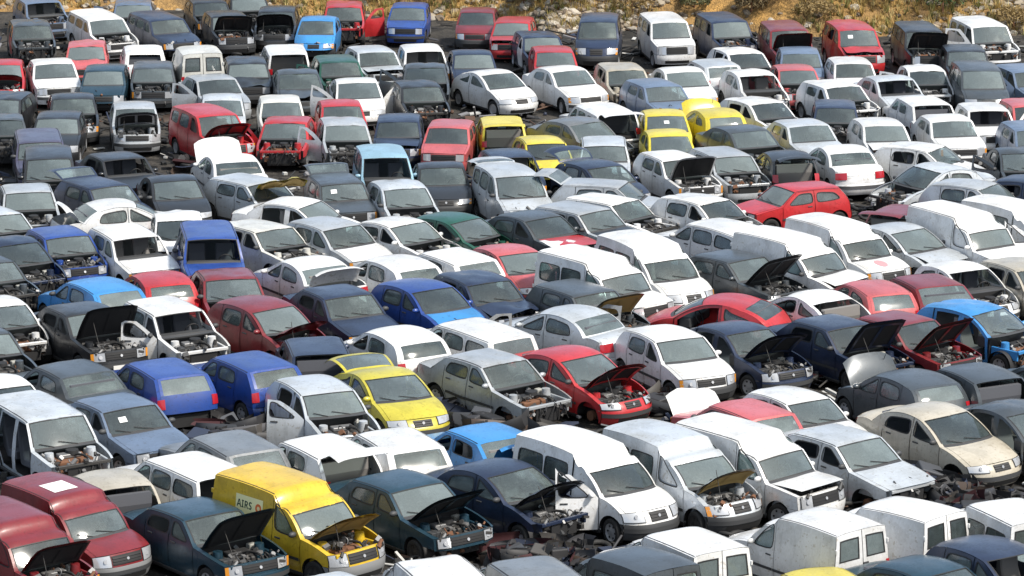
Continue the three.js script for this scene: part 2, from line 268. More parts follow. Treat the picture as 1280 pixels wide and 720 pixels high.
  const rearX = y => { const a = rearTop; for (let i = 0; i < a.length - 1; i++) if (y <= a[i][1] && y >= a[i + 1][1]) { const t = (a[i][1] - y) / (a[i][1] - a[i + 1][1] || 1); return a[i][0] + (a[i + 1][0] - a[i][0]) * t; } return a[0][0]; };
  const qh = [];
  if (!T.van && T.doors === 3) qh.push(rounded([[T.xB - .09, beltW(T.xB)], [T.xB - .09, roofY(T.xB) - .075], [e('rr')[0] + .22, roofY(e('rr')[0]) - .09], [Math.max(rearX(beltW(-1.5)) + .26, e('gb')[0] + .3), beltW(-1.4) + .02]]));
  if (T.qwin) qh.push(rounded([[T.xC - .07, beltW(T.xC)], [T.xC - .07, roofY(T.xC) - .085], [e('rr')[0] + .10, roofY(e('rr')[0]) - .09], [rearX(beltW(-1.9)) + .16, beltW(-1.8) + .01]]));
  if (T.sidewin) { qh.push(rounded([[T.xB - .16, 1.04], [T.xB - .16, 1.46], [-.86, 1.48], [-.86, 1.04]], .1), rounded([[-.94, 1.04], [-.94, 1.48], [-1.72, 1.48], [-1.74, 1.04]], .1)); }
  both('quarter_panel', g => join([patch(inset(qp, .006), qh, sd(g)), ...(T.van ? [] : [sg(s.rr, T.boot ? s.gb : s.rt, g * .9, g, 0, .3, 1)]), ...(T.boot ? [sg(s.gb, s.be, g * .92, g, 0, .3, 1)] : [])]));
  G.quarter_glass = [1, -1].map(g => qh.map(h => patch(inset(h, -.012), [], sd(g, -.018))));
  G.quarter_seal = [1, -1].map(g => qh.map(h => seal(h, g)));
  // inner side frame seen in the shut lines and where doors are open or gone
  const holesF = [inset(fdPoly, .085)]; if (rdPoly) holesF.push(inset(rdPoly, .085));
  const framePoly = clean([[xdf, sill], e('cw'), ...Er('cw', 'wt'), ...roofPts(e('wt')[0] - .03, xEnd), ...(rdPoly ? arc(xwR, Ra, th1, -Math.asin((rw - sill) / Ra), 6) : []), ...(rdPoly ? [] : [[T.xB, sill]])]);
  both('side_frame', g => patch(inset(framePoly, .004), holesF.map(h => rounded(h, .06, 1)), sd(g, -.035)));
  both('sill', g => box(xwR + R, xwF - R, sill - .07, sill + .012, g * (W * .93) - .05, g * (W * .93) + .03, .02));
  both('side_moulding', g => join([grid(xwR + R + .03, T.xB + .02, .50, .565, 5, 1, sd(g, .014)), grid(T.xB + .035, xdf - .02, .50, .565, 6, 1, sd(g, .014)), grid(xdf, xwF - R - .02, .50, .565, 1, 1, sd(g, .014))]));
  // spine parts
  const hp = at(s.cw - .03).c; G.hoodPivot = [hp[0], hp[1], 0];
  const tH = q => q.translate(-hp[0], -hp[1], 0);
  G.hood = tH(sg(s.hl + .012, s.cw - .03, -.892, .892, .002, dent ? 2.6 : 1));
  G.hood_liner = tH(sg(s.hl + .05, s.cw - .07, -.83, .83, -.032, dent ? 2.6 : 1));
  const ribs = []; for (const [a, b, w0, w1] of [[s.hl + .07, s.cw - .1, -.06, .06], [s.hl + .08, s.hl + .16, -.8, .8], [s.cw - .2, s.cw - .12, -.8, .8], [s.hl + .16, s.cw - .2, -.8, -.7], [s.hl + .16, s.cw - .2, .7, .8]]) ribs.push(sg(a, b, w0, w1, -.05, dent ? 2.6 : 1)); G.hood_ribs = tH(join(ribs));
  G.front_panel = sg(s.ft - .02, s.hl, -1, 1, -.008, 0, 14);
  both('headlight', g => fam === 1 ? grid(s.ft + .03, s.hl - .03, g * .56, g * .90, 1, 3, sp(.014, 0)) : fam === 2 ? grid(s.ft + .06, s.hl - .01, g * .5, g * .985, 2, 6, sp(.012, 0)) : grid(s.ft + .015, s.hl - .02, g * .55, g * .985, 2, 6, sp(.014, 0)));
  both('bezel', g => fam === 1 ? grid(s.ft + .015, s.hl - .015, g * .54, g * .92, 1, 3, sp(.009, 0)) : fam === 2 ? grid(s.ft + .045, s.hl, g * .48, g, 2, 6, sp(.007, 0)) : grid(s.ft, s.hl - .008, g * .53, g, 2, 6, sp(.009, 0)));
  both('reflector', g => { const p = sp(.017, 0)((s.ft + s.hl) / 2 + (fam === 2 ? .03 : 0), g * .7), c = new THREE.CylinderGeometry(.05, .05, .01, 12); c.rotateZ(-Math.PI / 2 + .3); c.translate(...p); return c; });
  both('indicator', g => grid(s.ft + .02, s.hl - .025, g * .9, g * .99, 1, 2, sp(.019, 0)));
  const gr = [], gw = [.5, .54, .3][fam]; const nb = 3; for (let i = 0; i < nb; i++) { const a = s.ft + .055 + (s.hl - s.ft - .1) * i / nb, b = a + (s.hl - s.ft - .1) / nb * .5; gr.push(grid(a, b, -gw + .02, gw - .02, 1, 10, sp(.014, 0))); }
  G.grille = join([grid(s.ft + .045, s.hl - .04, -gw, gw, 1, 10, sp(.004, 0)), ...gr]);
  { const q = sp(.02, 0)((s.ft + s.hl) / 2, 0), m = new THREE.CylinderGeometry(.034, .034, .012, 12); m.rotateZ(-Math.PI / 2 + .35); m.translate(q[0], q[1], 0); G.emblem = m; }
  const bumper = (f, a, b) => { // a..b along the spine plus the wraps to the wheel arches
    const cx = f ? xwF : xwR, yb = f ? yft : yrt, an = f ? aF : aR, bot = f ? .2 : .24, ab = -Math.asin((rw - bot) / (R + .01));
    const ep = f ? Er('fb', 'ft') : Er('rt', 'rb').reverse();
    const ar = f ? arc(cx, R + .012, an, ab, 5) : arc(cx, R + .012, Math.PI - an, Math.PI - ab, 5);
    const poly = clean([...ep, ...ar]);
    return join([grid(a, b, -1, 1, 5, 16, sp(.022, .5)), ...[1, -1].map(g => patch(poly, [], sd(g, .016)))]);
  };
  G.front_bumper = bumper(true, s.fb, s.ft); G.rear_bumper = bumper(false, s.rt, s.rb);
  G.bumper_strip = grid(s.fm - .01, s.fm + .07, -1, 1, 1, 14, sp(.034, .5));
  G.rear_strip = grid(s.rm - .08, s.rm, -1, 1, 1, 14, sp(.034, .5));
  G.air_intake = grid(s.fb + .05, s.fm - .03, -.62, .62, 1, 10, sp(.03, .5));
  G.cowl = sg(s.cw - .035, s.cw + .05, -.9, .9, -.004, .2);
  both('pillar', g => sg(s.cw, s.wt - .02, g * .905, g, .001, .3, 2));
  G.roof = sg(s.wt - .045, T.van ? s.rr : s.rr + .01, -1, 1, 0, 1, 12);
  both('roof_gutter', g => sg(s.wt, s.rr - .02, g * .935, g * .958, .004, 1, 1));
  G.roof_lining = sg(s.wt + .03, s.rr - .03, -.93, .93, -.045, 0, 6);
  G.windscreen = sg(s.cw + .03, s.wt - .03, -.915, .915, -.008, 0, 10);
  const sring = (a, b, w, t) => join([sg(a, a + t, -w, w, .003, 0), sg(b - t, b, -w, w, .003, 0), sg(a, b, -w, -w + t * 1.2, .003, 0, 1), sg(a, b, w - t * 1.2, w, .003, 0, 1)]);
  G.screen_seal = sring(s.cw + .03, s.wt - .025, .925, .026);
  G.stickerAt = (w, t) => grid(s.cw + .05 + (s.wt - s.cw - .1) * t, s.cw + .05 + (s.wt - s.cw - .1) * t + .16, w, w + .24, 2, 3, sp(.004, 0));
  G.wiper = [-.35, .35].map(w => { const p = sp(.012, 0)(s.cw + .04, w), q = sp(.018, 0)(s.cw + .16, w + .55 > .8 ? .75 : w + .55); return new THREE.TubeGeometry(new THREE.LineCurve3(new THREE.Vector3(...p), new THREE.Vector3(...q)), 1, .009, 4); });
  const ring = (a, b, w0, w1, ha, hb, hw0, hw1) => join([sg(a, ha, w0, w1), sg(hb, b, w0, w1), sg(ha, hb, w0, hw0, 0, 1, 1), sg(ha, hb, hw1, w1, 0, 1, 1)]);
  const rp = at(s.rr + .012).c; G.gatePivot = [rp[0], rp[1], 0]; const tG = q => q.translate(-rp[0], -rp[1], 0);
  if (T.van) {
    const rs = (s.rt - s.rr);
    both('rear_van_door', g => { const q = ring(s.rr + .01, s.rt - .02, g > 0 ? .012 : -.985, g > 0 ? .985 : -.012, s.rr + .16, s.rr + .62, g > 0 ? .15 : -.84, g > 0 ? .84 : -.15); return q; });
    both('rear_van_glass', g => grid(s.rr + .15, s.rr + .63, g * .14, g * .85, 3, 4, sp(-.008, 0)));
    both('tail_light', g => grid(s.rr + .78, s.rt - .05, g * .86, g * .995, 2, 3, sp(.012, 0)));
    both('van_seal', g => { const a = s.rr + .145, b = s.rr + .635, w0 = g > 0 ? .13 : -.86, w1 = g > 0 ? .86 : -.13, t = .03; return join([sg(a, a + t, w0, w1, .004, 0), sg(b - t, b, w0, w1, .004, 0), sg(a, b, w0, w0 + .04, .004, 0, 1), sg(a, b, w1 - .04, w1, .004, 0, 1)]); });
    both('van_hinges', g => [.35, .95].map(d => { const p = sp(.01, 0)(s.rr + d, g * .985); return box(p[0] - .03, p[0] + .03, p[1] - .05, p[1] + .05, p[2] - .02, p[2] + .02, .01); }));
    { const p = sp(.012, 0)(s.rr + .76, .09); G.van_handle = box(p[0] - .02, p[0] + .01, p[1] - .03, p[1] + .03, p[2] - .07, p[2] + .07, .01); }
  } else if (!T.boot) {
    G.tailgate = tG(ring(s.rr + .012, s.rt - .015, -.895, .895, s.rr + .075, s.gb - .03, -.80, .80));
    G.rear_window = tG(sg(s.rr + .065, s.gb - .02, -.81, .81, -.006, 0));
    both('tail_light', g => grid(s.gb + .06, s.rt - .14, g * .78, g * .998, 2, 4, sp(.012, 0)));
  } else {
    G.rear_surround = join([sg(s.rr, s.rr + .04, -.9, .9), sg(s.gb - .03, s.gb, -.9, .9)]);
    G.rear_window = sg(s.rr + .035, s.gb - .025, -.905, .905, -.006, 0);
    const bp = at(s.gb + .01).c; G.bootPivot = [bp[0], bp[1], 0];
    G.boot_lid = sg(s.gb + .01, s.be + .16, -.915, .915).translate(-bp[0], -bp[1], 0);
    G.rear_panel = sg(s.be + .01, s.rt, -1, 1, -.006, .3, 12);
    both('tail_light', g => grid(s.be + .06, s.rt - .14, g * .58, g * .998, 2, 5, sp(.014, 0)));
  }
  { const q = sp(.03, 0)(s.rt - .1, 0); G.rear_plate = box(q[0] - .012, q[0], q[1] - .05, q[1] + .06, -.25, .25, 0); const f = sp(.03, 0)((s.fb + s.ft) / 2 + .02, 0); G.front_plate = box(f[0] - .004, f[0] + .012, f[1] - .05, f[1] + .06, -.25, .25, 0); }
  // hidden structure
  const xF = e('cw')[0];
  G.floor_pan = box(-L2 + .25, xF - .02, .19, .27, -W * .86, W * .86, 0);
  G.underframe = [box(xwF - .42, xwF + .4, .2, .42, -.46, .46, 0), box(xwR - .5, xwR + .42, .2, .5, -.5, .5, 0)];
  both('wheel_housing', g => { const c = new THREE.CylinderGeometry(R + .01, R + .01, .28, 14, 1, true, Math.PI / 2 + Math.PI / 2 * 0, Math.PI); c.rotateX(Math.PI / 2); c.rotateZ(0); const d = c.clone(); c.translate(xwF, rw, g * (W - .17)); d.translate(xwR, rw, g * (W - .17)); return [c, d]; });
  G.firewall = box(xF - .06, xF - .02, .25, K.cw[1] - .09, -W * .82, W * .82, 0);
  G.dashboard = box(xF - .42, xF - .07, .62, K.cw[1] - .02, -W * .84, W * .84, .06);
  G.steering = (() => { const t = new THREE.TorusGeometry(.18, .016, 6, 18); t.rotateY(Math.PI / 2); t.rotateZ(-.45); t.translate(xF - .52, K.cw[1] - .06, -.36); return t; })();
  const seatShape = new THREE.Shape([[0, 0], [.5, .05], [.52, .17], [.1, .14], [-.1, .62], [-.12, .84], [-.2, .84], [-.22, .62], [-.08, .02]].map(p => new THREE.Vector2(...p)));
  const seatG = w => { const q = new THREE.ExtrudeGeometry(seatShape, { depth: w - .06, bevelEnabled: true, bevelSize: .03, bevelThickness: .03, bevelSegments: 1, steps: 1 }); q.translate(0, 0, -(w - .06) / 2); return q; };
  const sx = xF - 1.02, hi = T.belt - .93;
  both('front_seat', g => seatG(.46).translate(sx, .33 + hi, g * .37));
  G.rear_seat = T.van && !T.sidewin ? null : seatG(1.2).translate(sx - .92, .33 + hi, 0);
  G.bulkhead = T.van && !T.sidewin ? box(T.xB - .12, T.xB - .08, .27, 1.36, -W * .8, W * .8, 0) : null;
  G.load_floor = T.van ? null : box(-L2 + .2, sx - 1.05, .27, .62, -W * .72, W * .72, 0);
  // engine bay
  const xl = K.hl[0] - .1, yh = K.hl[1];
  both('inner_wing', g => box(xF, xl, .45, yh - .03, g * W * .74 - .03, g * W * .74 + .03, .02));
  both('strut_tower', g => { const c = new THREE.CylinderGeometry(.1, .13, .3, 12); c.translate(xwF - .05, yh - .05, g * .5); return c; });
  G.cross_member = box(xl - .02, xl + .06, yh - .1, yh - .02, -W * .78, W * .78, .015);
  G.radiator = box(xl - .03, xl + .02, .3, yh - .12, -.36, .36, .01);
  G.engine_block = box(xwF - .28, xwF + .22, .38, yh - .06, -.3, .38, .05);
  G.valve_cover = box(xwF - .18, xwF + .06, yh - .06, yh + .04, -.24, .3, .03);
  G.battery = box(xl - .5, xl - .3, yh - .22, yh - .01, .36, .6, .01);
  G.air_filter = (() => { const c = new THREE.CylinderGeometry(.14, .15, .09, 16); c.translate(xwF - .06, yh + .06, -.05); return c; })();
  G.bottle = box(xF + .1, xF + .26, yh - .15, yh + .05, -.56, -.38, .03);
  G.hose = new THREE.TubeGeometry(new THREE.CatmullRomCurve3([[xl - .05, yh - .16, -.25], [xl - .15, yh + .02, -.2], [xwF + .1, yh + .03, -.1], [xwF, yh, .05]].map(p => new THREE.Vector3(...p))), 8, .028, 6);
  both('chassis_rail', g => box(xF - .05, K.fm[0] - .22, .36, .46, g * .48 - .045, g * .48 + .045, .01));
  { const list = []; let sv = zs * 77 + 5; const r = (a, b) => { sv = (Math.imul(sv, 1664525) + 1013904223) >>> 0; return a + (b - a) * sv / 4294967296; };
    for (let i = 0; i < 78; i++) { const x = r(xF + .05, xl + .1), y = r(.36, yh + .05), z = r(-.62, .62), w = r(.03, .13); let g; const t = r(0, 1);
      if (t < .5) g = new THREE.BoxGeometry(w, r(.03, .12), r(.04, .16)); else if (t < .8) { g = new THREE.CylinderGeometry(w * .4, w * .5, r(.05, .2), 7); } else g = new THREE.TorusGeometry(w * .8, .014, 4, 9, r(2, 5));
      g.rotateX(r(-1, 1)); g.rotateZ(r(-1, 1)); g.translate(x, y, z); list.push(g); }
    G.clutter = [0, 1, 2].map(k => join(list.filter((_, i) => i % 3 === k), false));
    const cab = []; for (let i = 0; i < 7; i++) { const z = r(-.6, .6); cab.push(new THREE.TubeGeometry(new THREE.CatmullRomCurve3([[xl - .2, yh - .1, z], [xl + .05, yh - r(-.05, .2), z + r(-.2, .2)], [xl + r(.0, .2), r(.25, .5), z + r(-.2, .2)]].map(p => new THREE.Vector3(...p))), 5, .014, 4)); } G.cables = join(cab, false); }
  G.pts = { xwF, xwR, rw, W, roofC: [(K.wt[0] + K.rr[0]) / 2, T.H], T, sd, sp, s, hw };
  return G;
}
const geoCache = {};
const kit = (code, dent, fam = 0) => geoCache[code + dent + fam] || (geoCache[code + dent + fam] = buildType(code, dent, fam));

// wheel
const tyreG = (() => { const p = [[.19, -.085], [.25, -.095], [.285, -.08], [.293, -.05], [.293, .05], [.285, .08], [.25, .095], [.19, .085]].map(q => new THREE.Vector2(...q)); const g = new THREE.LatheGeometry(p, 22); g.rotateX(Math.PI / 2); return g; })();
const rimG = (() => { const p = [[.0, .06], [.05, .062], [.07, .045], [.13, .05], [.175, .062], [.195, .085], [.2, .08], [.195, -.08]].map(q => new THREE.Vector2(...q)); const g = new THREE.LatheGeometry(p, 18); g.rotateX(Math.PI / 2); return g; })();
const spokeG = (() => { const l = []; for (let i = 0; i < 6; i++) { const b = new THREE.CylinderGeometry(.024, .024, .02, 8); b.rotateX(Math.PI / 2); b.translate(Math.cos(i * Math.PI / 3) * .135, Math.sin(i * Math.PI / 3) * .135, .055); l.push(b); } return join(l, false); })();
const drumG = (() => { const g = new THREE.CylinderGeometry(.12, .12, .1, 16); g.rotateX(Math.PI / 2); return g; })();

const used = {};
function numbered(n) { const k = used[n] = (used[n] ?? -1) + 1; return k ? n + '_' + String(k).padStart(3, '0') : n; }
function mesh(name, g, m, parent) { const o = new THREE.Mesh(g, m); o.name = name; o.castShadow = o.receiveShadow = true; parent.add(o); return o; }

function makeCar(code, col, opts, idx, lod, fam) {
  const [o1, o2] = (opts + ' ').split(' '), has = t => o1.includes(t), dent = has('x') || has('d') ? 1 : 0, G = kit(code, dent, fam), T = TYPES[code], P = G.pts;
  const car = new THREE.Group(), body = paint(col, idx % 3), gl = glass[Math.floor(hash(idx, 3, 21) * 5)], gs = glass[hash(idx, 4, 22) > .5 ? 0 : 4];
  const hoodCol = o2.match(/H([A-Z])/), doorCol = o2.match(/D([A-Z])/);
  const front = has('x') ? 'strip' : has('h') ? 'open' : has('n') ? 'nohood' : 'shut';
  const bumpCol = has('b') ? M.plastic : has('e') ? M.greyPlastic : 'KDNA'.includes(col) && idx % 2 ? M.plastic : body;
  const cloth = idx % 3 ? M.cloth : M.cloth2;
  [1, -1].forEach((g, i) => {
    const side = g > 0 ? 'R' : 'L', open = g > 0 ? has('r') : has('l'), gone = g > 0 ? has('m') : has('o');
    if (!(front === 'strip' && idx % 3 === 0 && lod)) mesh('fender', G.fender[i], body, car);
    if (!gone) {
      const d = mesh('front_door', G.front_door[i], doorCol ? paint(doorCol[1], 0) : body, car); d.position.set(...G.doorPivot(g)); if (open) d.rotation.y = g * rad(58);
      if (!has('z') && !open && hash(idx, i, 5) > .28) mesh('window_pane', G.front_door_glass[i], gs, d);
      if (lod) mesh('window_seal', G.front_seal[i], M.black, d);
      if (open) mesh('door_trim', G.front_door_trim[i], M.trim, d);
      if (lod) mesh('door_handle', G.handle[i], bumpCol === body ? M.plastic : M.plastic, d);
      if (lod && (idx * 7 + i) % 3) mesh('wing_mirror', G.mirror[i], idx % 2 ? M.plastic : body, d);
    }
    if (T.doors === 5 && !(gone && !has('k'))) {
      const d = mesh('rear_door', G.rear_door[i], body, car); d.position.set(...G.rearPivot(g)); if (g > 0 ? has('R') : has('L')) d.rotation.y = g * rad(62);
      if (!has('z') && hash(idx, i, 6) > .15) mesh('window_pane', G.rear_door_glass[i], gs, d);
      if (lod) { mesh('window_seal', G.rear_seal[i], M.black, d); mesh('door_handle', G.rear_handle[i], M.plastic, d); }
    }
    const q = mesh('quarter_panel', G.quarter_panel[i], body, car);
    for (const w of G.quarter_glass[i]) if (!has('z')) mesh('window_pane', w, gs, q); if (lod) for (const w of G.quarter_seal[i]) mesh('window_seal', w, M.black, q);
    mesh('side_frame', G.side_frame[i], body, car);
    mesh('sill', G.sill[i], M.black, car);
    if (lod && (idx % 5 < 2 || has('b')) && !gone && !open) mesh('side_moulding', G.side_moulding[i], M.plastic, car);
    mesh('pillar', G.pillar[i], body, car);
    G.wheel_housing[i].forEach(w => mesh('wheel_housing', w, M.black, car));
    mesh('front_seat', G.front_seat[i], cloth, car);
    // wheels
    [P.xwF, P.xwR].forEach((x, j) => {
      const off = has('u') || (j === 0 && has('i'));
      if (off) { const dr = mesh('brake_drum', drumG, M.rust, car); dr.position.set(x, P.rw, g * (P.W - .18)); return; }
      const w = new THREE.Group(); w.name = 'wheel'; w.position.set(x, P.rw, g * (P.W - .115)); if (g < 0) w.rotation.y = Math.PI; if (j === 0) w.rotation.y += g * rad((idx * 37 % 40) - 20) * .5; car.add(w);
      mesh('tyre', tyreG, M.rubber, w); mesh('rim', rimG, idx % 4 === 1 ? M.darkSteel : M.hub, w); if (lod) mesh('vent_holes', spokeG, M.black, w);
    });
    mesh('tail_light', G.tail_light[i], M.redLens, car);
    if (front !== 'strip' && !has('y')) { const hl = mesh('headlight', G.headlight[i], M.lens, car); if (lod) { mesh('lamp_bezel', G.bezel[i], M.black, hl); mesh('reflector', G.reflector[i], M.hub, hl); } if (idx % 3 === 0) mesh('indicator', G.indicator[i], M.amber, hl); }
    if (T.van) { const d = mesh('rear_door', G.rear_van_door[i], body, car); mesh('window_pane', G.rear_van_glass[i], gl, d); mesh('window_seal', G.van_seal[i], M.black, d); G.van_hinges[i].forEach(h => mesh('hinge', h, body, d)); if (!i) mesh('door_handle', G.van_handle, M.plastic, d); }
  });
  // bonnet and front
  if (front === 'shut' || front === 'open') {
    const h = mesh('bonnet', G.hood, hoodCol ? paint(hoodCol[1], 1) : body, car); h.position.set(...G.hoodPivot);
    if (front === 'open') { const up = rad(has('t') ? 74 : 44 + (idx * 13 % 19)); h.rotation.z = up; h.rotation.x = rad((idx % 5 - 2) * 1.2); mesh('bonnet_liner', G.hood_liner, has('G') ? M.gold : has('c') ? body : M.liner, h); mesh('bonnet_ribs', G.hood_ribs, has('G') ? M.gold : idx % 3 ? body : M.liner, h); const hx = G.hoodPivot[0] + .62 * Math.cos(up), hy = G.hoodPivot[1] + .62 * Math.sin(up) - .05, q = T.k.hl, st = new THREE.TubeGeometry(new THREE.LineCurve3(new THREE.Vector3(q[0] - .1, q[1] - .06, .45), new THREE.Vector3(hx, hy, .4)), 1, .008, 5); mesh('bonnet_stay', st, M.darkSteel, car); }
    else if (has('j')) { h.rotation.z = rad(8); h.rotation.x = rad((idx % 3 - 1) * 2); mesh('bonnet_liner', G.hood_liner, M.liner, h); }
  }
  if (front !== 'strip') {
    if (!has('y')) mesh('front_panel', G.front_panel, body, car);
    if (!has('y')) { const gr = mesh('grille', G.grille, M.black, car); if (lod && front !== 'strip') mesh('emblem', G.emblem, M.hub, gr); }
    if (!has('f')) { const fb = mesh('front_bumper', G.front_bumper, bumpCol, car); mesh('air_intake', G.air_intake, M.black, fb); if (idx % 3 !== 1) mesh('bumper_strip', G.bumper_strip, M.plastic, fb); }
    else [0, 1].forEach(i => mesh('chassis_rail', G.chassis_rail[i], M.darkSteel, car));
    if (has('p')) mesh('number_plate', G.front_plate, M.plate, car);
  }
  if (front !== 'shut' || has('j') || has('f') || has('y')) {
    const rust = idx % 5 === 0 ? M.rust : M.darkSteel;
    [0, 1].forEach(i => { mesh('inner_wing', G.inner_wing[i], body, car); mesh('strut_tower', G.strut_tower[i], body, car); if (front === 'strip') mesh('chassis_rail', G.chassis_rail[i], idx % 2 ? body : rust, car); });
    mesh('cross_member', G.cross_member, idx % 3 === 2 ? M.darkSteel : body, car); if (idx % 4) mesh('radiator', G.radiator, M.black, car);
    mesh('engine_block', G.engine_block, rust, car); mesh('valve_cover', G.valve_cover, idx % 2 ? M.alu : M.black, car);
    if (idx % 5) mesh('battery', G.battery, M.plastic, car); if (idx % 3) mesh('air_filter', G.air_filter, M.black, car); mesh('coolant_bottle', G.bottle, M.bottle, car); mesh('hose', G.hose, M.rubber, car);
    G.clutter.forEach((c, k) => { const o = mesh('engine_clutter', c, [M.darkSteel, M.alu, idx % 4 === 1 ? M.rust : M.plastic][k], car); o.userData.kind = 'stuff'; });
    if (front === 'strip') { const o = mesh('loose_cables', G.cables, M.black, car); o.userData.kind = 'stuff'; }
  }
  mesh('cowl', G.cowl, M.plastic, car); if (lod) mesh('screen_seal', G.screen_seal, M.black, car);
  if (!has('w')) { const ws = mesh('windscreen', G.windscreen, gl, car); if (lod && idx % 4 !== 2) G.wiper.forEach(w => mesh('wiper', w, M.black, ws)); if (has('s')) { const st = mesh('sticker', G.stickerAt(idx % 2 ? .3 : -.1, .45), M.paper, ws); } }
  const roof = mesh('roof', G.roof, body, car); mesh('roof_lining', G.roof_lining, M.lining, roof); if (lod && fam !== 2) G.roof_gutter.forEach(g => mesh('roof_gutter', g, M.black, roof));
  // rear
  if (T.boot) {
    mesh('rear_surround', G.rear_surround, body, car); if (!has('v')) mesh('rear_window', G.rear_window, gl, car);
    mesh('rear_panel', G.rear_panel, body, car);
    if (!has('q')) { const b = mesh('boot_lid', G.boot_lid, body, car); b.position.set(...G.bootPivot); if (has('g')) b.rotation.z = -rad(62); }
  } else if (!T.van && !has('q')) {
    const t = mesh('tailgate', G.tailgate, body, car); t.position.set(...G.gatePivot); if (has('g')) t.rotation.z = -rad(code === 'C' ? 36 : 70 + idx % 3 * 6);
    if (!has('v')) mesh('rear_window', G.rear_window, gl, t);
  }
  if (!has('a')) { const rbm = mesh('rear_bumper', G.rear_bumper, bumpCol, car); if (idx % 3 !== 1) mesh('bumper_strip', G.rear_strip, M.plastic, rbm); }
  if (lod && idx % 3 === 1) mesh('number_plate', G.rear_plate, M.plate, car);
  mesh('floor_pan', G.floor_pan, M.black, car); mesh('front_subframe', G.underframe[0], M.black, car); mesh('rear_axle', G.underframe[1], M.black, car); mesh('firewall', G.firewall, M.black, car); mesh('dashboard', G.dashboard, M.plastic, car);
  if (lod) mesh('steering_wheel', G.steering, M.black, car);
  if (G.rear_seat) mesh('rear_seat', G.rear_seat, cloth, car); if (G.bulkhead) mesh('bulkhead', G.bulkhead, M.trim, car); if (G.load_floor) mesh('load_floor', G.load_floor, M.black, car);
  car.userData.kit = undefined; delete car.userData.kit;
  return car;
}
// ------------------------------------------------------------------ ground and bank
const groundTex = dataTex(1024, (u, v) => { const a = fbm(u * 8, v * 8, 1, 5, 8), b = fbm(u * 128, v * 128, 7, 3, 128), o = fbm(u * 14, v * 14, 31, 4, 14); let k = .14 + .15 * a + .16 * (b - .5); if (o > .56) k *= .6; return [cl01(k * 1.06), cl01(k), cl01(k * .92)]; }, true, 1 / 9);
const groundBump = dataTex(512, (u, v) => { const k = fbm(u * 64, v * 64, 7, 4, 64); return [k, k, k]; }, false, 1 / 3);
function sheet(name, x0, x1, z0, z1, nx, nz, hf, m) {
  const g = grid(z0, z1, x0, x1, nz, nx, (z, x) => [x, hf(x, z), z], (z, x) => [x, z]); const o = mesh(name, g, m, scene); o.userData.kind = 'structure'; return o;
}
const groundMat = new THREE.MeshPhysicalMaterial({ map: groundTex, bumpMap: groundBump, bumpScale: .03, roughness: .95, side: THREE.DoubleSide });
sheet('ground', -160, 160, -60, 120, 60, 40, () => -.012, groundMat);
// foot of the bank, read where it meets the ground behind the back row
const FOOT = [[-80, 14], [300, 14], [380, 24], [440, 20], [512, 24], [600, 28], [640, 34], [690, 44], [750, 40], [829, 38], [902, 38], [980, 46], [1062, 46], [1147, 46], [1224, 44], [1360, 46]].map(([x, y]) => onPlane(x, y, 0));
const footZ = x => { let i = 0; while (i < FOOT.length - 2 && FOOT[i + 1].x < x) i++; const a = FOOT[i], b = FOOT[i + 1], t = THREE.MathUtils.clamp((x - a.x) / (b.x - a.x), 0, 1); return a.z + (b.z - a.z) * t; };
const BANK_Z = Math.max(...FOOT.map(p => p.z));
const bankH = (x, z) => { const d = footZ(x) - z + (vnoise(x * .3, 2.2) - .5) * .8; if (d < 0) return -.3; const k = Math.min(d, 6.5) + Math.max(0, d - 6.5) * .06; return k * .55 * (.8 + .4 * vnoise(x * .1, z * .12, 4)) + (fbm(x * .6, z * .6, 9, 4) - .5) * .9 * Math.min(1, d) - .1; };
const bankTex = dataTex(512, (u, v) => { const a = fbm(u * 8, v * 8, 61, 5, 8), b = fbm(u * 96, v * 96, 67, 3, 96); const k = cl01(a * 1.5 - .3), n = .78 + .44 * b; return [cl01((.44 + .28 * k) * n), cl01((.36 + .20 * k) * n), cl01((.25 + .07 * k) * n)]; }, true, 1 / 7);
sheet('bank', -90, 90, BANK_Z + 1, BANK_Z - 44, 260, 110, bankH, new THREE.MeshPhysicalMaterial({ map: bankTex, bumpMap: groundBump, bumpScale: .06, roughness: 1, side: THREE.DoubleSide }));
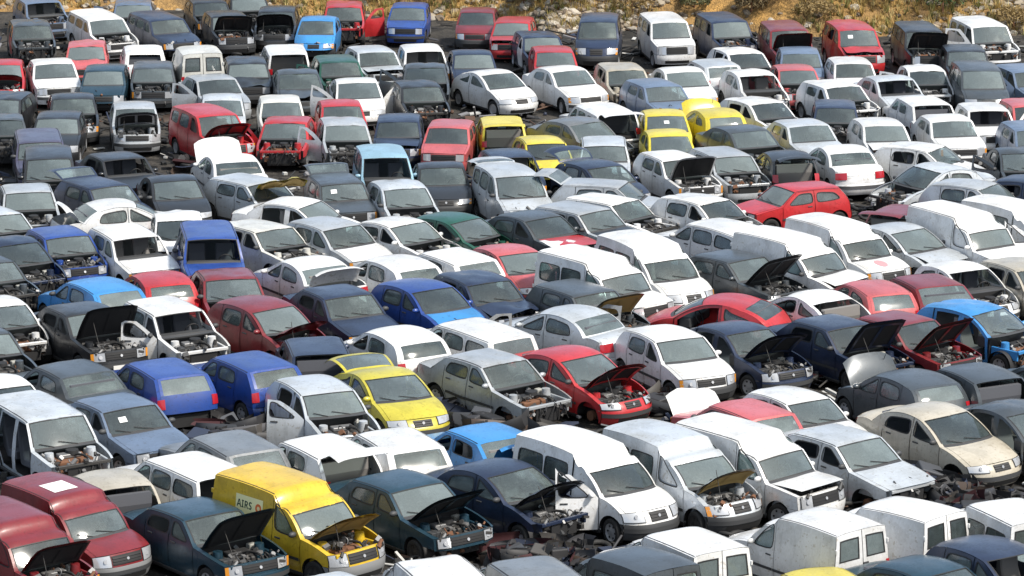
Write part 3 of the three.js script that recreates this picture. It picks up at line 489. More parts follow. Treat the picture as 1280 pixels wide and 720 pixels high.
{ // dry grass, rubble and scrap on the bank: uncountable
  const blade = new THREE.BufferGeometry(); const P = [], N = 9; for (let i = 0; i < N; i++) { const a = i * 2.4, l = .28 + .2 * hash(i, 3, 1), r = .08 + .14 * hash(i, 5, 2), c = Math.cos(a), s = Math.sin(a), w = .018; P.push(-s * w, 0, c * w, s * w, 0, -c * w, c * r, l, s * r); }
  blade.setAttribute('position', new THREE.Float32BufferAttribute(P, 3)); blade.computeVertexNormals();
  const put = (name, geo, m, n, label, cat, pick, sc, cols) => {
    const im = new THREE.InstancedMesh(geo, m, n), q = new THREE.Matrix4(), e = new THREE.Euler(), c = new THREE.Color();
    for (let i = 0; i < n; i++) { const [x, z] = pick(i); const s = sc(); e.set(rnd(-.25, .25), rnd(0, 6.3), rnd(-.25, .25)); q.makeRotationFromEuler(e).scale(new THREE.Vector3(s * rnd(.8, 1.3), s * rnd(.7, 1.2), s)).setPosition(x, bankH(x, z) - .02, z); im.setMatrixAt(i, q); const k = cols[Math.floor(rnd(0, cols.length))], v = rnd(.75, 1.2); c.setRGB(k[0] * v, k[1] * v, k[2] * v); im.setColorAt(i, c); }
    im.name = name; im.userData = { kind: 'stuff', label, category: cat }; im.castShadow = im.receiveShadow = true; scene.add(im);
  };
  const patchy = (f, lo) => () => { for (let k = 0; k < 60; k++) { const x = rnd(-26, 26), z = footZ(x) - rnd(.2, 14); if (vnoise(x * .22 + f * 13, z * .25, f) > lo) return [x, z]; } return [rnd(-24, 24), footZ(0) - 8]; };
  put('dry_grass', blade, new THREE.MeshStandardMaterial({ roughness: 1, side: THREE.DoubleSide }), 16000, 'dry golden grass growing over the earth bank', 'grass', patchy(1, .36), () => rnd(.6, 1.3), [[.50, .36, .13], [.42, .29, .09], [.55, .44, .20], [.22, .22, .07]]);
  const rock = new THREE.IcosahedronGeometry(.2, 1); { const p = rock.attributes.position; for (let i = 0; i < p.count; i++) { const v = new THREE.Vector3().fromBufferAttribute(p, i), k = .7 + .6 * vnoise(v.x * 9 + 4, v.y * 9, v.z * 9); p.setXYZ(i, v.x * k, v.y * k * .7, v.z * k); } rock.computeVertexNormals(); }
  put('rubble', rock, new THREE.MeshStandardMaterial({ roughness: 1, flatShading: true }), 2600, 'pale rubble and broken stone tipped on the bank', 'rubble', () => { const t = rnd(); const cx = t < .35 ? 2.5 : t < .75 ? 21 : rnd(-22, 22); const x = cx + (rnd() + rnd() - 1) * (t < .75 ? 5 : 3); return [x, footZ(x) - .2 - rnd() * rnd() * 9]; }, () => rnd(.3, 1.1), [[.34, .29, .22], [.42, .38, .32], [.24, .19, .14], [.12, .095, .07]]);
}
function shrub(px, depth, r, h, col, label) {
  const p = onPlane(px, 0, 0); const z0 = footZ(p.x) - depth, t = (z0 - CAM_Z) / (p.z - CAM_Z), x = p.x * t, z = footZ(x) - depth, y = bankH(x, z), root = new THREE.Group(); root.name = numbered('shrub'); root.position.set(x, y, z); scene.add(root);
  const P = [], I = []; for (let i = 0; i < 900; i++) { const a = rnd(0, 6.28), e = rnd(-.2, 1), q = Math.cbrt(rnd(.15, 1)) * (.75 + .5 * vnoise(Math.cos(a) * 2 + px, e * 2, Math.sin(a) * 2)), c = Math.sqrt(Math.max(0, 1 - e * e)), cx = Math.cos(a) * c * q * r, cy = h * .45 + e * q * h * .55, cz = Math.sin(a) * c * q * r, s = rnd(.05, .1); const u = new THREE.Vector3(rnd(-1, 1), rnd(-1, 1), rnd(-1, 1)).normalize().multiplyScalar(s), v = new THREE.Vector3(rnd(-1, 1), rnd(-1, 1), rnd(-1, 1)).normalize().multiplyScalar(s); P.push(cx - u.x, cy - u.y, cz - u.z, cx + v.x, cy + v.y, cz + v.z, cx + u.x, cy + u.y, cz + u.z); }
  const g = new THREE.BufferGeometry(); g.setAttribute('position', new THREE.Float32BufferAttribute(P, 3)); g.computeVertexNormals();
  mesh('foliage', g, std('leaf' + col.join(), col, .9, 0, { transmission: .25, thickness: 0 }), root).userData.kind = 'stuff';
  const st = new THREE.CylinderGeometry(.02, .05, h * .6, 6); st.translate(0, h * .3, 0); mesh('stem', st, M.rust, root);
  root.userData = { label, category: 'shrub', group: 'shrubs on the bank' };
}
shrub(1178, 1.2, 1.0, 1.5, [.06, .10, .025], 'green shrub on the bank behind a black car with raised bonnet');
shrub(862, 2.2, 1.3, 1.5, [.10, .11, .03], 'olive shrub on the bank above a white off-roader');
shrub(1010, 1.6, 1.2, 1.3, [.22, .17, .07], 'dry brown bush on the bank between two red cars');
shrub(690, 1.6, 1.2, 1.4, [.20, .15, .08], 'dry brown bush on the bank beside the rubble tip');
shrub(1215, 3.0, 1.5, 1.6, [.09, .11, .04], 'grey green shrub on the bank beside the stones');
shrub(950, 1.4, .9, 1.1, [.36, .22, .05], 'orange dry bush on the bank beside a dark people carrier');
[[462, 'low brown bush on the bank beside the red car with its door open'], [560, 'low straw-coloured bush on the bank between royal blue and dark red hatchbacks'], [655, 'low olive bush on the bank behind the red small hatchback'], [712, 'low brown bush among stones on the bank behind the navy hatchback'], [790, 'low straw-coloured bush on the bank between navy and white people carriers'], [868, 'low olive bush on the bank between white and navy people carriers'], [940, 'low brown bush on the bank between navy and dark red people carriers'], [1022, 'low straw-coloured bush on the bank between the two red people carriers'], [1105, 'low olive bush on the bank between red and black people carriers'], [1188, 'low brown bush on the bank between black and white people carriers'], [1268, 'low straw-coloured bush on the bank past the white people carrier']].forEach(([px, label], i) => shrub(px, rnd(.6, 2.0), rnd(.6, 1.0), rnd(.6, 1.0), [[.20, .15, .07], [.30, .21, .08], [.11, .11, .04]][i % 3], label));
// ------------------------------------------------------------------ the cars: type, colour, photo pixel of the roof's middle, heading (0 = nose to the camera, + = nose to the right), state
// state letters: h bonnet up (G gold lining, c painted lining), j bonnet ajar, n bonnet gone, x front stripped, f no front bumper, y no grille and lamps, w no windscreen, v no rear window, z no side glass,
// g tailgate or boot up, q tailgate gone, r/l right/left front door open, R/L rear door open, m/o doors gone right/left, b/e black/grey bumpers, i no front wheels, u no wheels, s sticker, p plate, d dented
const CARS = [
  // back row under the bank
  ['H', 'Z', 48, -4, 20, ''], ['H', 'D', 37, 25, 12, 'x DR'], ['E', 'W', 120, 15, 25, 'ni'], ['E', 'N', 195, 16, 26, 'f'], ['H', 'Z', 167, 0, 5, ''], ['H', 'K', 282, 14, 14, 'h'], ['T', 'K', 258, -4, 14, ''], ['H', 'K', 310, -1, 12, 'n'],
  ['H', 'K', 345, 3, 0, 'h'], ['T', 'U', 399, 20, -3, 'bf'], ['H', 'R', 430, 2, 2, 'xl'], ['T', 'B', 512, 3, -3, ''], ['T', 'Q', 601, 9, -3, 'b'], ['T', 'R', 640, 22, -6, 'j'], ['H', 'N', 672, 43, 10, 'x DW'], ['M', 'N', 750, 19, -4, 'b'],
  ['M', 'W', 829, 18, 9, ''], ['M', 'N', 902, 17, 12, 'nf'], ['M', 'Q', 980, 28, 6, 'h'], ['M', 'R', 1062, 28, 8, 'jds'], ['M', 'K', 1147, 29, 5, 'h'], ['M', 'W', 1224, 24, 12, 'nyr'],
  // second rows
  ['V', 'X', 267, 58, 192, ''], ['H', 'W', 179, 58, 188, 'v'], ['H', 'D', 184, 76, 5, 'n'], ['H', 'A', 131, 80, 2, 'f'], ['S', 'W', 83, 72, 12, ''], ['T', 'O', 106, 58, 5, ''], ['T', 'R', 15, 73, 6, 'hc'], ['H', 'K', 312, 71, 8, ''],
  ['E', 'W', 359, 58, 188, ''], ['H', 'F', 420, 68, 10, ''], ['H', 'L', 446, 60, 15, 'j'], ['H', 'W', 508, 65, 8, 'w'], ['S', 'N', 560, 66, 6, ''], ['E', 'K', 592, 65, 15, ''], ['H', 'Z', 629, 76, 2, 'n'], ['H', 'R', 691, 60, 5, 'j'], ['S', 'Q', 733, 77, 15, ''],
  ['S', 'W', 702, 81, 25, 'p'], ['H', 'I', 776, 80, 10, 'xz'], ['H', 'Z', 810, 84, 20, 'f'], ['S', 'W', 860, 83, 12, ''], ['T', 'L', 893, 78, 196, ''], ['H', 'W', 909, 62, 18, 'xm'], ['H', 'W', 947, 84, 15, 'xw'], ['T', 'O', 973, 72, 5, ''],
  ['H', 'Z', 1005, 68, 0, ''], ['H', 'W', 1038, 91, 22, 'x'], ['T', 'W', 1067, 76, 4, ''], ['S', 'L', 1130, 92, 15, 'w'], ['T', 'W', 1152, 82, 5, ''], ['H', 'K', 1204, 56, 0, 'n'], ['M', 'D', 1212, 79, 3, 'b'], ['H', 'Z', 1276, 82, 16, 'r'],
  // third rows
  ['H', 'K', 8, 119, -6, 'x'], ['S', 'D', 4, 142, 10, ''], ['S', 'K', 88, 120, 8, 'n'], ['H', 'K', 72, 138, 2, 'p'], ['H', 'S', 167, 127, 8, 'h'], ['S', 'D', 361, 86, 8, ''], ['S', 'S', 266, 91, 20, 'r'], ['T', 'L', 277, 119, 5, 'j'], ['M', 'R', 272, 133, 26, 'hc'],
  ['S', 'W', 445, 97, 8, 'rl'], ['H', 'K', 521, 98, 12, 'x'], ['S', 'D', 543, 78, 2, ''], ['C', 'W', 612, 87, 30, ''], ['T', 'X', 350, 128, 6, ''], ['T', 'R', 415, 128, 8, 'j'], ['S', 'R', 364, 143, -3, 'xr'], ['H', 'S', 461, 142, 8, 'xr'], ['H', 'N', 514, 146, 0, ''],
  ['T', 'O', 551, 150, -5, ''], ['C', 'D', 597, 138, 22, 'n'], ['T', 'Y', 632, 146, 184, 'ga'], ['S', 'G', 697, 141, 36, ''], ['E', 'W', 775, 134, 197, ''], ['T', 'Y', 813, 135, 4, 's'], ['T', 'Y', 880, 138, 195, 'ht'], ['T', 'Y', 827, 165, 6, ''], ['S', 'D', 914, 157, 25, 'n'],
  ['H', 'W', 949, 137, 30, 'xz'], ['T', 'N', 1045, 128, -3, ''], ['S', 'L', 1001, 148, 15, ''], ['H', 'W', 1095, 146, 8, 'j'], ['H', 'W', 1147, 121, 192, 'q'], ['S', 'W', 1190, 141, 8, ''], ['H', 'W', 1222, 132, 5, 'wl'], ['T', 'O', 1279, 124, 8, 'j'], ['H', 'Z', 1283, 150, 8, 'j'],
  // fourth rows
  ['E', 'V', 45, 183, 10, ''], ['M', 'K', 60, 191, 8, 'n'], ['H', 'N', 122, 229, 36, 'g'], ['S', 'K', 160, 204, 26, 'w'], ['S', 'K', 225, 225, 16, ''], ['S', 'W', 292, 199, 198, 'ht'], ['H', 'L', 312, 218, 45, ''], ['S', 'S', 37, 234, 12, 'n'],
  ['H', 'D', 425, 219, 15, 'gs'], ['M', 'J', 480, 194, 8, 'wn'], ['H', 'L', 515, 219, 16, 'x'], ['S', 'K', 567, 204, 5, 'b'], ['M', 'L', 622, 207, 16, 'gf'], ['T', 'Y', 677, 178, 12, ''], ['H', 'N', 660, 190, 12, 'w'], ['H', 'N', 718, 209, 32, 'g'], ['H', 'L', 750, 179, 0, ''],
  ['H', 'W', 813, 187, 22, 'h'], ['H', 'S', 905, 184, 20, 'nyr'], ['S', 'W', 1046, 183, 194, ''], ['T', 'K', 972, 190, 190, 'g'], ['H', 'W', 1138, 187, 58, 'dz'], ['S', 'L', 1180, 205, -56, 'x'], ['S', 'C', 1225, 198, 52, ''], ['S', 'D', 1250, 184, 5, ''], ['S', 'N', 1268, 216, 58, ''], ['H', 'S', 1200, 222, 56, 'x'],
  // fifth rows
  ['S', 'W', 142, 251, 112, ''], ['H', 'L', 6, 258, 32, 'x'], ['S', 'W', 377, 241, 62, 'mi'], ['H', 'S', 725, 224, 74, ''], ['H', 'W', 767, 236, 50, 'xm'], ['H', 'X', 797, 224, 18, ''], ['H', 'W', 845, 245, 40, 'x'], ['T', 'R', 1008, 226, -62, ''], ['T', 'Q', 1122, 262, 152, 'g'],
  ['S', 'N', 42, 293, 28, 'x'], ['T', 'B', 84, 283, 20, ''], ['H', 'W', 150, 291, 22, 'wli'], ['S', 'G', 165, 279, 22, ''], ['M', 'B', 242, 283, 9, 'w'], ['T', 'W', 243, 270, 8, ''], ['H', 'X', 303, 275, 36, 'xz'], ['H', 'D', 0, 314, 30, 'x'], ['H', 'S', 392, 280, 35, ' HW'],
  ['S', 'W', 470, 278, 40, 'x'], ['T', 'F', 560, 268, 42, 'ny'], ['S', 'D', 661, 266, 36, 'j HR'], ['H', 'S', 700, 261, 40, ' HK'], ['P', 'W', 722, 318, 36, ''], ['P', 'W', 812, 296, 26, 'b'], ['E', 'W', 907, 280, 216, 'v'], ['V', 'W', 962, 301, 40, 'j'], ['V', 'W', 1043, 274, 31, 'e'], ['S', 'L', 1122, 280, 36, 'j'], ['V', 'W', 1195, 261, 31, ''], ['P', 'W', 1262, 250, 40, ''],
  ['T', 'R', 206, 344, 202, ''], ['S', 'Q', 294, 337, 14, ''], ['S', 'W', 402, 334, 212, ''], ['H', 'W', 500, 325, 214, ''], ['H', 'W', 595, 320, 214, ''], ['T', 'O', 624, 312, 24, ''], ['S', 'D', 905, 316, 36, 'h'], ['T', 'W', 1160, 334, 22, ''], ['E', 'L', 1198, 344, 204, ''], ['H', 'I', 1255, 329, 24, 'xz'], ['S', 'Q', 1128, 350, 202, ''],
  // middle rows
  ['H', 'U', 107, 357, 214, ''], ['T', 'W', 8, 372, 24, ''], ['S', 'D', 12, 400, 26, 'x'], ['S', 'K', 92, 384, 26, 'hp'], ['H', 'W', 205, 379, 26, 'nywri'], ['H', 'Q', 315, 368, 36, 'hci'], ['S', 'N', 420, 359, 24, ''], ['H', 'B', 528, 354, 32, 'f HU'], ['H', 'N', 612, 351, 26, ''],
  ['H', 'W', 510, 419, 211, ''], ['E', 'W', 615, 410, 215, ''], ['H', 'N', 352, 423, 190, 'q'], ['S', 'G', 404, 435, 214, ''], ['S', 'L', 717, 380, 228, 'R'], ['H', 'D', 753, 347, 30, 'hG'], ['H', 'W', 835, 408, 22, 'b'], ['C', 'R', 934, 367, 246, 'o'], ['S', 'N', 908, 408, 30, 'hm'], ['C', 'W', 1040, 377, 214, ''], ['T', 'O', 1092, 359, 202, ''],
  ['S', 'Q', 1120, 393, 33, 'h'], ['H', 'U', 1206, 380, 40, 'xm'], ['S', 'N', 1040, 400, 30, 'hyf'],
  ['S', 'D', 107, 469, 214, ''], ['H', 'B', 207, 455, 209, 'a'], ['H', 'B', 322, 445, 214, ''], ['M', 'L', 40, 498, 26, 'xm'], ['T', 'W', 14, 478, 24, ''], ['S', 'Z', 140, 496, 29, 's'], ['C', 'T', 476, 463, 23, 'g'], ['H', 'L', 392, 475, 22, 'rni'], ['S', 'S', 607, 442, 35, 'xi'], ['S', 'R', 702, 435, 37, 'hi'],
  ['H', 'D', 1125, 483, 210, 'ht'], ['H', 'D', 1225, 473, 206, ''], ['S', 'D', 1282, 465, 214, ''], ['T', 'O', 1025, 506, 214, 'z'], ['T', 'W', 1012, 487, 30, ''], ['S', 'I', 1150, 511, 33, 'zi'], ['S', 'D', 1250, 503, 32, ''], ['S', 'L', 1055, 529, 36, 'yfi'],
  // front rows
  ['V', 'Q', 72, 606, 38, 'e'], ['V', 'Q', 8, 638, 35, 'h'], ['T', 'I', 150, 590, 206, 'q'], ['E', 'W', 262, 574, 214, ''], ['S', 'A', 255, 625, 33, 'h'], ['V', 'P', 345, 598, 40, 'heG'], ['H', 'G', 281, 553, 212, ''], ['H', 'W', 372, 563, 212, 'g'], ['H', 'W', 500, 556, 206, ''], ['S', 'A', 500, 595, 33, 'hf'], ['S', 'U', 602, 543, 214, 'g'],
  ['S', 'N', 618, 578, 38, 'hyf'], ['P', 'W', 722, 548, 36, 'br'], ['P', 'L', 832, 540, 34, 'hGb'], ['V', 'W', 922, 532, 39, 'j'], ['V', 'W', 565, 705, 198, ''], ['H', 'L', 437, 724, 30, ''], ['P', 'D', 800, 685, 216, ''], ['V', 'G', 690, 700, 202, ''], ['V', 'W', 908, 670, 212, ''], ['V', 'W', 1022, 664, 218, ''], ['V', 'W', 1135, 644, 224, ''], ['P', 'W', 1242, 637, 204, ''],
  ['T', 'Y', 1025, 712, 200, ''], ['S', 'A', 1115, 697, 35, ''], ['H', 'N', 1202, 688, 30, ''],
];
const INTACT = new Set('829,18 512,3 601,9 750,19 83,72 702,81 612,87 551,150 1008,226 835,408 476,463 420,359 528,354 140,496 1150,511 860,83 1190,141 1001,148 225,225 722,548 1043,274 1195,261 812,296 72,606 1212,79 399,20'.split(' '));
const WEAR = ['n', 'x', 'nf', 'x', 'j', 'nr', 'f', 'h', 'nw', 'xr', 'jd', 'xm', 'ny', 'd', 'l'];
for (const c of CARS) if (c[5] === '' && !INTACT.has(c[2] + ',' + c[3])) { const h = hash(c[2], c[3], 31); if (Math.abs(c[4]) < 70) { if (h < .62) c[5] = WEAR[Math.floor(hash(c[3], c[2], 8) * WEAR.length)]; } else if (h < .4) c[5] = ['g', 'r', 'v', 'm', 'd', 'q'][Math.floor(hash(c[3], c[2], 8) * 6)]; if (TYPES[c[0]].van) c[5] = c[5].replace(/[gqxmv]/g, ''); }
const placed = CARS.map(([type, col, px, py, a, o], i) => {
  if (py > 240 && a > 15 && a < 60) a += 4; const low = TYPES[type].van && py > 600; const T = TYPES[type], h = T.H * (low ? .92 : 1) - (o.split(' ')[0].includes('u') ? .1 : 0), p = onPlane(px, py, h), k = rad(a), f = [Math.sin(k), Math.cos(k)], rc = (T.k.wt[0] + T.k.rr[0]) / 2;
  return { i, low, type, col, o, a, px, py, T, x: p.x - f[0] * rc, z: p.z - f[1] * rc, x0: 0, z0: 0 };
});
// cars cannot share ground: nudge apart, mostly along the line of sight; those mostly hidden behind others give way first
{
  const KEY = new Set('1180,205 445,97 622,207 142,251 476,463 345,598 722,548 832,540 922,532 702,435 835,408 607,442 908,408 1040,400 1120,393 1008,226 1043,274 1195,261 812,296 702,81 612,87 829,18 551,150 632,146 72,606 255,625 500,595 618,578 1150,511 1055,529 140,496 392,475 420,359 528,354 205,379 92,384 315,368'.split(' '));
  const MINOR = new Set('1225,198 404,435 352,423 106,58 733,77 350,128 597,138 949,137 677,178 84,283 165,279 797,224 629,76 810,84'.split(' '));
  for (const c of placed) { c.x0 = c.x; c.z0 = c.z; let n = 0; for (const d of placed) { const dy = d.py - c.py, dx = Math.abs(d.px - c.px), k = 36 + c.py * .04; if (d !== c && dx < k && dy > 4 && dy < k) n += 1 - dx / k; } c.mass = 1 / (1 + 2.2 * n) + (c.py > 420 ? .3 : 0); const id = c.px + ',' + c.py; if (KEY.has(id)) c.mass = 4; if (MINOR.has(id)) c.mass = .12; }
  const reach = .457, wide = .945, sn = placed.map(c => { c.s = Math.sin(rad(c.a)); c.c = Math.cos(rad(c.a)); });
  function pair(A, B) {
    if (Math.abs(A.z - B.z) > 4.6 || Math.abs(A.x - B.x) > 4.6) return null;
    const dx = B.x - A.x, dz = B.z - A.z; let best = null;
    for (const v of [[A.s, A.c], [A.c, -A.s], [B.s, B.c], [B.c, -B.s]]) {
      const d = dx * v[0] + dz * v[1], e = c => c.T.L * reach * Math.abs(c.s * v[0] + c.c * v[1]) + c.T.W * wide * Math.abs(c.c * v[0] - c.s * v[1]), ov = e(A) + e(B) - Math.abs(d);
      if (ov <= 0) return null; const s = d < 0 ? -1 : 1, cost = ov * (Math.abs(v[0]) + Math.abs(v[1]) * .28); if (!best || cost < best.cost) best = { cost, ov, x: v[0] * s, z: v[1] * s };
    }
    return best;
  }
  function relax(list, iters, spring) {
    for (let it = 0; it < iters; it++) {
      for (const c of list) c.press = 0;
      for (let m = 0; m < list.length; m++) for (let n = m + 1; n < list.length; n++) {
        const A = list[m], B = list[n], b = pair(A, B); if (!b) continue;
        const st = Math.min(b.ov, .3) * .6, wa = B.mass / (A.mass + B.mass), wb = 1 - wa; A.press += b.ov; B.press += b.ov;
        A.x -= b.x * st * wa; A.z -= b.z * st * wa; B.x += b.x * st * wb; B.z += b.z * st * wb;
      }
      if (it < iters - 60) for (const c of list) { c.x += (c.x0 - c.x) * spring; c.z += (c.z0 - c.z) * spring * .6; }
    }
  }
  let list = placed.slice(); relax(list, 220, .03);
  for (let k = 0; k < 9; k++) { // the few hidden ones that find no room are left out
    const bad = list.filter(c => c.mass < .6).map(c => [c.press * 2 + Math.hypot(c.x - c.x0, (c.z - c.z0) * .4), c]).sort((a, b) => b[0] - a[0])[0]; if (bad[0] < 1.1) break;
    list = list.filter(c => c !== bad[1]); relax(list, 110, .03);
  }
  relax(list, 260, .02); placed.length = 0; placed.push(...list);
}
const FAM = { '835,408': 0, '702,435': 2, '1150,511': 2, '829,18': 1, '1224,24': 1, '551,150': 1 };
const carObjs = placed.map(c => {
  const lod = c.py > 170 ? 1 : 0, car = makeCar(c.type, c.col, c.o, c.i, lod, c.type === 'C' ? 2 : c.px === 1043 || c.px === 72 || c.px === 345 ? 0 : FAM[c.px + ',' + c.py] ?? [0, 1, 2, 1][Math.floor(hash(c.i, 9, 4) * 4)]), has = t => c.o.split(' ')[0].includes(t);
  const r = k => hash(c.i, k, 77);
  car.name = numbered(c.T.van ? 'scrap_van' : 'scrap_car');
  car.position.set(c.x, has('u') ? -.1 : 0, c.z); car.rotation.order = 'YZX';
  car.rotation.y = rad(c.a - 90); car.rotation.z = has('i') ? -rad(1.6) : rad((r(1) - .5) * 1.2); car.rotation.x = rad((r(2) - .5) * 1.4);
  const k = (c.type === 'T' ? .955 : c.py < 260 ? .97 : .99) + .02 * r(3); car.scale.set(c.low ? .9 : k, c.low ? .92 : k * (.99 + .03 * r(4)), c.low ? .95 : k);
  if (has('i')) car.position.y -= .02; else car.position.y -= .01;
  scene.add(car); c.obj = car; return car;
});
// labels: colour, body and state; where that is not enough, the neighbours that stand at its nose, tail or sides
{
  const feats = c => {
    const h = t => c.o.split(' ')[0].includes(t), f = [];
    if (h('h')) f.push(h('G') ? 'gold-lined bonnet raised' : 'bonnet raised'); if (h('x')) f.push('front stripped to the engine'); else if (h('n')) f.push('bonnet missing'); if (h('j')) f.push('bonnet ajar');
    if (h('g')) f.push(c.T.boot ? 'boot open' : 'tailgate up'); if (h('q')) f.push(c.T.boot ? 'boot lid missing' : 'tailgate missing'); if (h('w')) f.push('no windscreen'); if (h('m') || h('o')) f.push('doors gone on one side'); else if (h('r') && h('l')) f.push('both front doors open'); else if (h('r') || h('l') || h('R') || h('L')) f.push('door open');
    if (h('s')) f.push('paper on windscreen'); if (h('p') && !h('x')) f.push('front number plate'); const hc = (c.o.split(' ')[1] || '').match(/H([A-Z])/); if (hc) f.push(COLNAME[hc[1]] + ' bonnet'); const dc = (c.o.split(' ')[1] || '').match(/D([A-Z])/); if (dc) f.push(COLNAME[dc[1]] + ' front doors');
    if (h('v')) f.push('no rear window'); if (h('f') && !h('x')) f.push('front bumper missing'); if (h('b') || h('e')) f.push((h('e') ? 'grey' : 'black') + ' bumpers'); return f;
  };
  const short = c => COLNAME[c.col] + ' ' + (c.T.van ? 'van' : c.T.name);
  const self = c => { const f = feats(c).slice(0, 2); return COLNAME[c.col] + ' ' + c.T.name + (f.length ? ' with ' + f.join(' and ') : ''); };
  const count = {}; placed.forEach(c => { count[self(c)] = (count[self(c)] || 0) + 1; });
  const words = s => s.split(/\s+/).length, taken = new Set();
  const rel = (c, n) => { const k = rad(c.a), dx = n.x - c.x, dz = n.z - c.z, f = dx * Math.sin(k) + dz * Math.cos(k), s = dx * Math.cos(k) - dz * Math.sin(k); return Math.abs(f) > Math.abs(s) * 1.3 ? (f > 0 ? 'nose to' : 'tail to') : 'beside'; };
  const SPECIAL = SPECIAL_LABELS(); const all = [];
  placed.forEach(c => { const sp = SPECIAL[c.px + ',' + c.py]; if (sp) taken.add(sp); });
  for (const c of placed) {
    let lab = SPECIAL[c.px + ',' + c.py];
    if (!lab) {
      const base = self(c), nb = placed.filter(n => n !== c).map(n => [Math.hypot(n.x - c.x, n.z - c.z), n]).sort((a, b) => a[0] - b[0]).slice(0, 6).map(v => v[1]);
      const cands = [];
      if (count[base] === 1) cands.push(base + (words(base) < 6 ? ', ' + rel(c, nb[0]) + ' a ' + short(nb[0]) : ''));
      nb.forEach(n => cands.push(base + ', ' + rel(c, n) + ' a ' + short(n)));
      for (let i = 0; i < 5; i++) for (let j = i + 1; j < 5; j++) cands.push(base + ', between a ' + short(nb[i]) + ' and a ' + short(nb[j]));
      const b0 = COLNAME[c.col] + ' ' + c.T.name;
      for (let i = 0; i < 5; i++) for (let j = i + 1; j < 5; j++) cands.push(b0 + ', ' + rel(c, nb[i]) + ' a ' + short(nb[i]) + ', ' + rel(c, nb[j]) + ' a ' + short(nb[j]));
      lab = cands.find(s => { const n = words(s); return n >= 4 && n <= 16 && !taken.has(s); }) || base;
    }
    taken.add(lab);
    c.obj.userData = { label: lab, category: c.T.van ? 'van' : 'car', group: 'scrapped vehicles parked in rows' };
  }
}
function SPECIAL_LABELS() {
  return {
    '345,598': 'yellow panel van with dark lettering on its side and gold-lined bonnet raised',
    '476,463': 'yellow coupe with all panels in place and its tailgate raised',
    '1043,274': 'white panel van with a pink disc on its bonnet and side',
    '72,606': 'dark red panel van with a white patch on its roof',
    '1008,226': 'bright red small hatchback parked sideways, bodywork complete',
    '142,251': 'white saloon turned sideways showing its red tail lights',
  };
}
const carAt = (px, py) => placed.find(c => c.px === px && c.py === py);
function bodyDecal(c, name, m, g) { const o = mesh(name, g, m, c.obj); return o; }
function discGrid(map, cx, cy, r, fx = 1) { return patch(Array.from({ length: 28 }, (_, i) => [cx + Math.cos(i / 28 * 2 * Math.PI) * r * fx, cy + Math.sin(i / 28 * 2 * Math.PI) * r]), [], map, .12); }
{ // marks on single vehicles
  const y = carAt(345, 598), G = kit('V', 0).pts;
  const cv = document.createElement('canvas'); cv.width = 512; cv.height = 256; const x = cv.getContext('2d');
  x.fillStyle = '#efe9b0'; x.fillRect(0, 0, 512, 256); x.fillStyle = '#1d3b2c'; x.font = 'bold 132px sans-serif'; x.textAlign = 'left'; x.fillText('AIRS', 22, 160);
  x.fillStyle = '#d8692a'; x.beginPath(); x.arc(430, 116, 58, 0, 7); x.fill(); x.fillStyle = '#efd9a0'; x.beginPath(); x.arc(430, 116, 26, 0, 7); x.fill(); x.fillStyle = '#35523f'; x.font = 'bold 30px sans-serif'; x.fillText('', 0, 0);
  const t = new THREE.CanvasTexture(cv); t.colorSpace = THREE.SRGBColorSpace;
  const mk = mat('airs', () => new THREE.MeshPhysicalMaterial({ map: t, roughness: .5, side: THREE.DoubleSide }));
  bodyDecal(y, 'side_lettering', mk, grid(-1.15, -.3, 1.08, 1.5, 6, 4, G.sd(1, .006), (u, v) => [(u + 1.15) / .85, (v - 1.08) / .42]));
  const p = carAt(1043, 274);
  bodyDecal(p, 'pink_disc', M.pink, discGrid(G.sd(1, .006), -1.62, 1.2, .17));
  const s = G.s; p.obj.children.filter(o => o.name === 'bonnet').forEach(b => { const g = discGrid((u, v) => G.sp(.008, 1)(u, v), (s.hl + s.cw) / 2 + .02, .12, .22); b.updateMatrix(); g.translate(-b.position.x, -b.position.y, 0); mesh('pink_disc', g, M.pink, b); });
  const r = carAt(72, 606); bodyDecal(r, 'roof_patch', M.white, grid(s.su + .3, s.su + .95, -.35, .5, 6, 6, G.sp(.006, 1)));
}
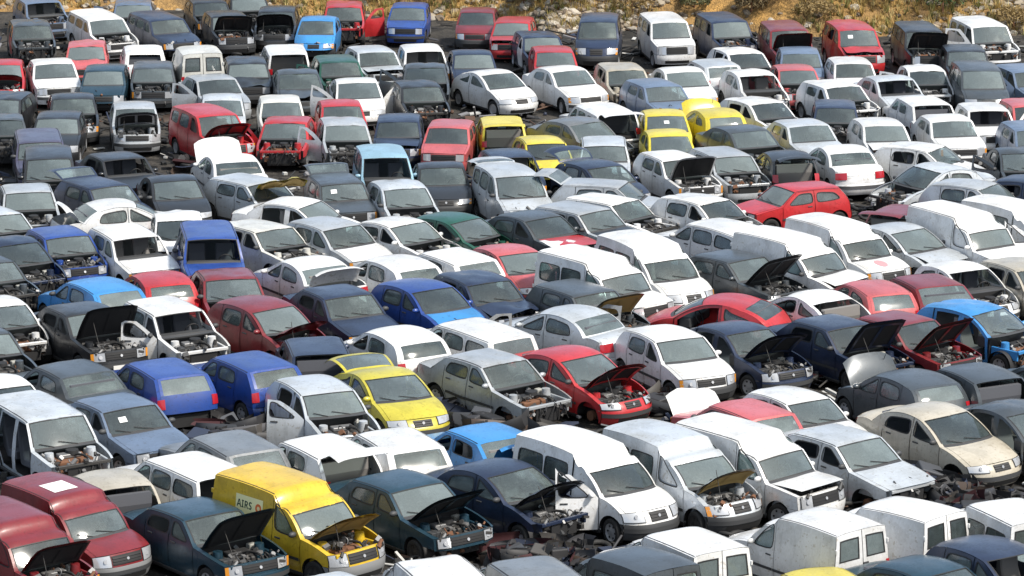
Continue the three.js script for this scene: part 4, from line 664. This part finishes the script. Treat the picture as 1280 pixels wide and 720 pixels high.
// ------------------------------------------------------------------ scrap lying between the rows
function freeSpot(x, z, r) { for (const c of placed) { const k = rad(c.a), dx = x - c.x, dz = z - c.z, f = Math.abs(dx * Math.sin(k) + dz * Math.cos(k)), s = Math.abs(dx * Math.cos(k) - dz * Math.sin(k)); if (f < c.T.L / 2 + r && s < c.T.W + r) return false; } return true; }
{ // small scrap: nobody could count it
  const kinds = [new THREE.BoxGeometry(.5, .05, .3), new THREE.BoxGeometry(.9, .06, .07), new THREE.CylinderGeometry(.03, .03, .9, 6).rotateZ(Math.PI / 2), new THREE.TorusGeometry(.2, .06, 6, 12).rotateX(Math.PI / 2), new THREE.IcosahedronGeometry(.12, 0), new THREE.BoxGeometry(.2, .1, .14)];
  const cols = [[.05, .05, .055], [.07, .065, .06], [.03, .03, .03], [.02, .02, .02], [.10, .055, .035], [.03, .03, .03], [.22, .22, .23], [.045, .045, .05], [.5, .5, .48], [.03, .04, .07]];
  kinds.forEach((g, k) => {
    const spots = []; for (let i = 0; i < 9000 && spots.length < 700; i++) { const p = onPlane(rnd(-60, 1340), rnd(30, 790), 0); if (freeSpot(p.x, p.z, .05)) spots.push(p); }
    const im = new THREE.InstancedMesh(g, std('scrapm', [1, 1, 1], .7, .1), spots.length), q = new THREE.Matrix4(), c = new THREE.Color();
    spots.forEach((p, i) => { const s = rnd(.4, 1.1); q.makeRotationFromEuler(new THREE.Euler(rnd(-.35, .35), rnd(0, 6.3), rnd(-.35, .35))).scale(new THREE.Vector3(s, s, s)).setPosition(p.x, rnd(.03, .22), p.z); im.setMatrixAt(i, q); const b = k === 3 ? [.022, .022, .022] : cols[Math.floor(rnd(0, cols.length))]; c.setRGB(...b); im.setColorAt(i, c); });
    im.name = numbered('scrap_litter'); im.castShadow = im.receiveShadow = true; im.userData = { kind: 'stuff', label: 'small scrap and broken car pieces strewn on the ground between cars', category: 'scrap', group: 'scrap on the ground' }; scene.add(im);
  });
}
{ // twisted frames, pipes and torn sheet heaped where the lanes show
  const zones = [[960, 1235, 602, 648, 330], [560, 720, 668, 705, 160], [470, 700, 512, 540, 200], [1000, 1200, 452, 478, 120], [690, 830, 500, 520, 90], [240, 330, 525, 560, 110], [20, 180, 555, 590, 120], [600, 860, 640, 672, 160], [230, 270, 150, 210, 60]];
  const K0 = kit('H', 1, 1), K1 = kit('S', 1, 2), cen = g => { const q = g.clone(); q.computeBoundingBox(); const c = q.boundingBox.getCenter(new THREE.Vector3()); return q.translate(-c.x, -c.y, -c.z); };
  const sheetG = (() => { const g = new THREE.PlaneGeometry(.9, .6, 6, 4), p = g.attributes.position; for (let i = 0; i < p.count; i++) p.setZ(i, (vnoise(p.getX(i) * 4, p.getY(i) * 4, 2) - .5) * .35); g.computeVertexNormals(); return g; })();
  const shapes = [[cen(K0.front_bumper), 1.2, .16], [cen(K1.fender[0]).rotateX(1.3), 1.2, .2], [cen(K0.front_door[0]).rotateX(1.45), .9, .16], [cen(K1.radiator).rotateZ(1.4), .25, .12], [sheetG.rotateX(1.4), .8, .15], [cen(K1.rear_bumper), 1, .14], [cen(K0.engine_block), .2, .25], [tyreG.clone().rotateX(1.5), 1.2, .12]];
  const tone = [[.05, .05, .052], [.08, .075, .07], [.07, .05, .04], [.035, .035, .038], [.03, .03, .032], [.045, .045, .05], [.13, .13, .14], [.05, .015, .018], [.06, .065, .075], [.03, .04, .07], [.02, .02, .022]];
  shapes.forEach(([g, much, hgt]) => {
    const L = []; for (const [x0, x1, y0, y1, n] of zones) for (let i = 0, got = 0; i < n * 6 && got < n / 16 * much; i++) { const p = onPlane(rnd(x0, x1), rnd(y0, y1), .15); if (freeSpot(p.x, p.z, .3)) { L.push(p); got++; } }
    const im = new THREE.InstancedMesh(g, std('heapm', [1, 1, 1], .6, .1), L.length), q = new THREE.Matrix4(), c = new THREE.Color();
    L.forEach((p, i) => { const s = rnd(.75, 1.0); q.makeRotationFromEuler(new THREE.Euler(rnd(-.35, .35), rnd(0, 6.3), rnd(-.3, .3), 'YXZ')).scale(new THREE.Vector3(s, s, s)).setPosition(p.x, hgt + rnd(0, .12), p.z); im.setMatrixAt(i, q); c.setRGB(...(g.attributes.position.count === tyreG.attributes.position.count ? [.02, .02, .02] : tone[Math.floor(rnd(0, tone.length))])); im.setColorAt(i, c); });
    im.name = numbered('scrap_heap'); im.castShadow = im.receiveShadow = true; im.userData = { kind: 'stuff', label: 'bumpers, wings, doors and engine pieces dumped in the lanes', category: 'scrap', group: 'scrap on the ground' }; scene.add(im);
  });
}
// loose panels
function looseBonnet(type, col, px, py, h, turn, tilt, roll, label, liner = M.liner) {
  const G = kit(type, 1), p = onPlane(px, py, h), o = new THREE.Group(); o.name = numbered('loose_bonnet'); o.position.copy(p); o.rotation.order = 'YZX'; o.rotation.set(rad(roll), rad(turn - 90), rad(tilt)); scene.add(o);
  const a = mesh('outer_skin', G.hood, paint(col, 1), o), b = mesh('inner_frame', G.hood_liner, liner, o); mesh('ribs', G.hood_ribs, liner, b); a.position.x = b.position.x = -.4;
  o.userData = { label, category: 'car bonnet', group: 'loose bonnets' };
}
looseBonnet('H', 'W', 872, 503, .8, 205, 58, 6, 'loose white bonnet standing tilted behind the silver van');
looseBonnet('S', 'Y', 352, 226, 1.45, 10, 34, 4, 'loose bonnet with yellow underside propped among white saloons', M.gold);
looseBonnet('T', 'W', 712, 302, 1.0, 40, 8, -8, 'loose white bonnet lying behind the white side-window van');
looseBonnet('T', 'K', 655, 688, .25, 70, 10, 5, 'loose black bonnet lying on scrap before the navy saloon');
looseBonnet('S', 'D', 262, 546, .3, 120, 6, -7, 'loose slate bonnet lying on the ground by the slate blue saloon');
looseBonnet('T', 'Q', 1010, 640, .15, 80, 5, 8, 'loose dark red bonnet lying on the ground behind white vans');
looseBonnet('H', 'G', 1130, 610, .2, 150, 12, 4, 'loose grey bonnet lying on scrap before the pale silver saloon');
renderer.render(scene, camera);
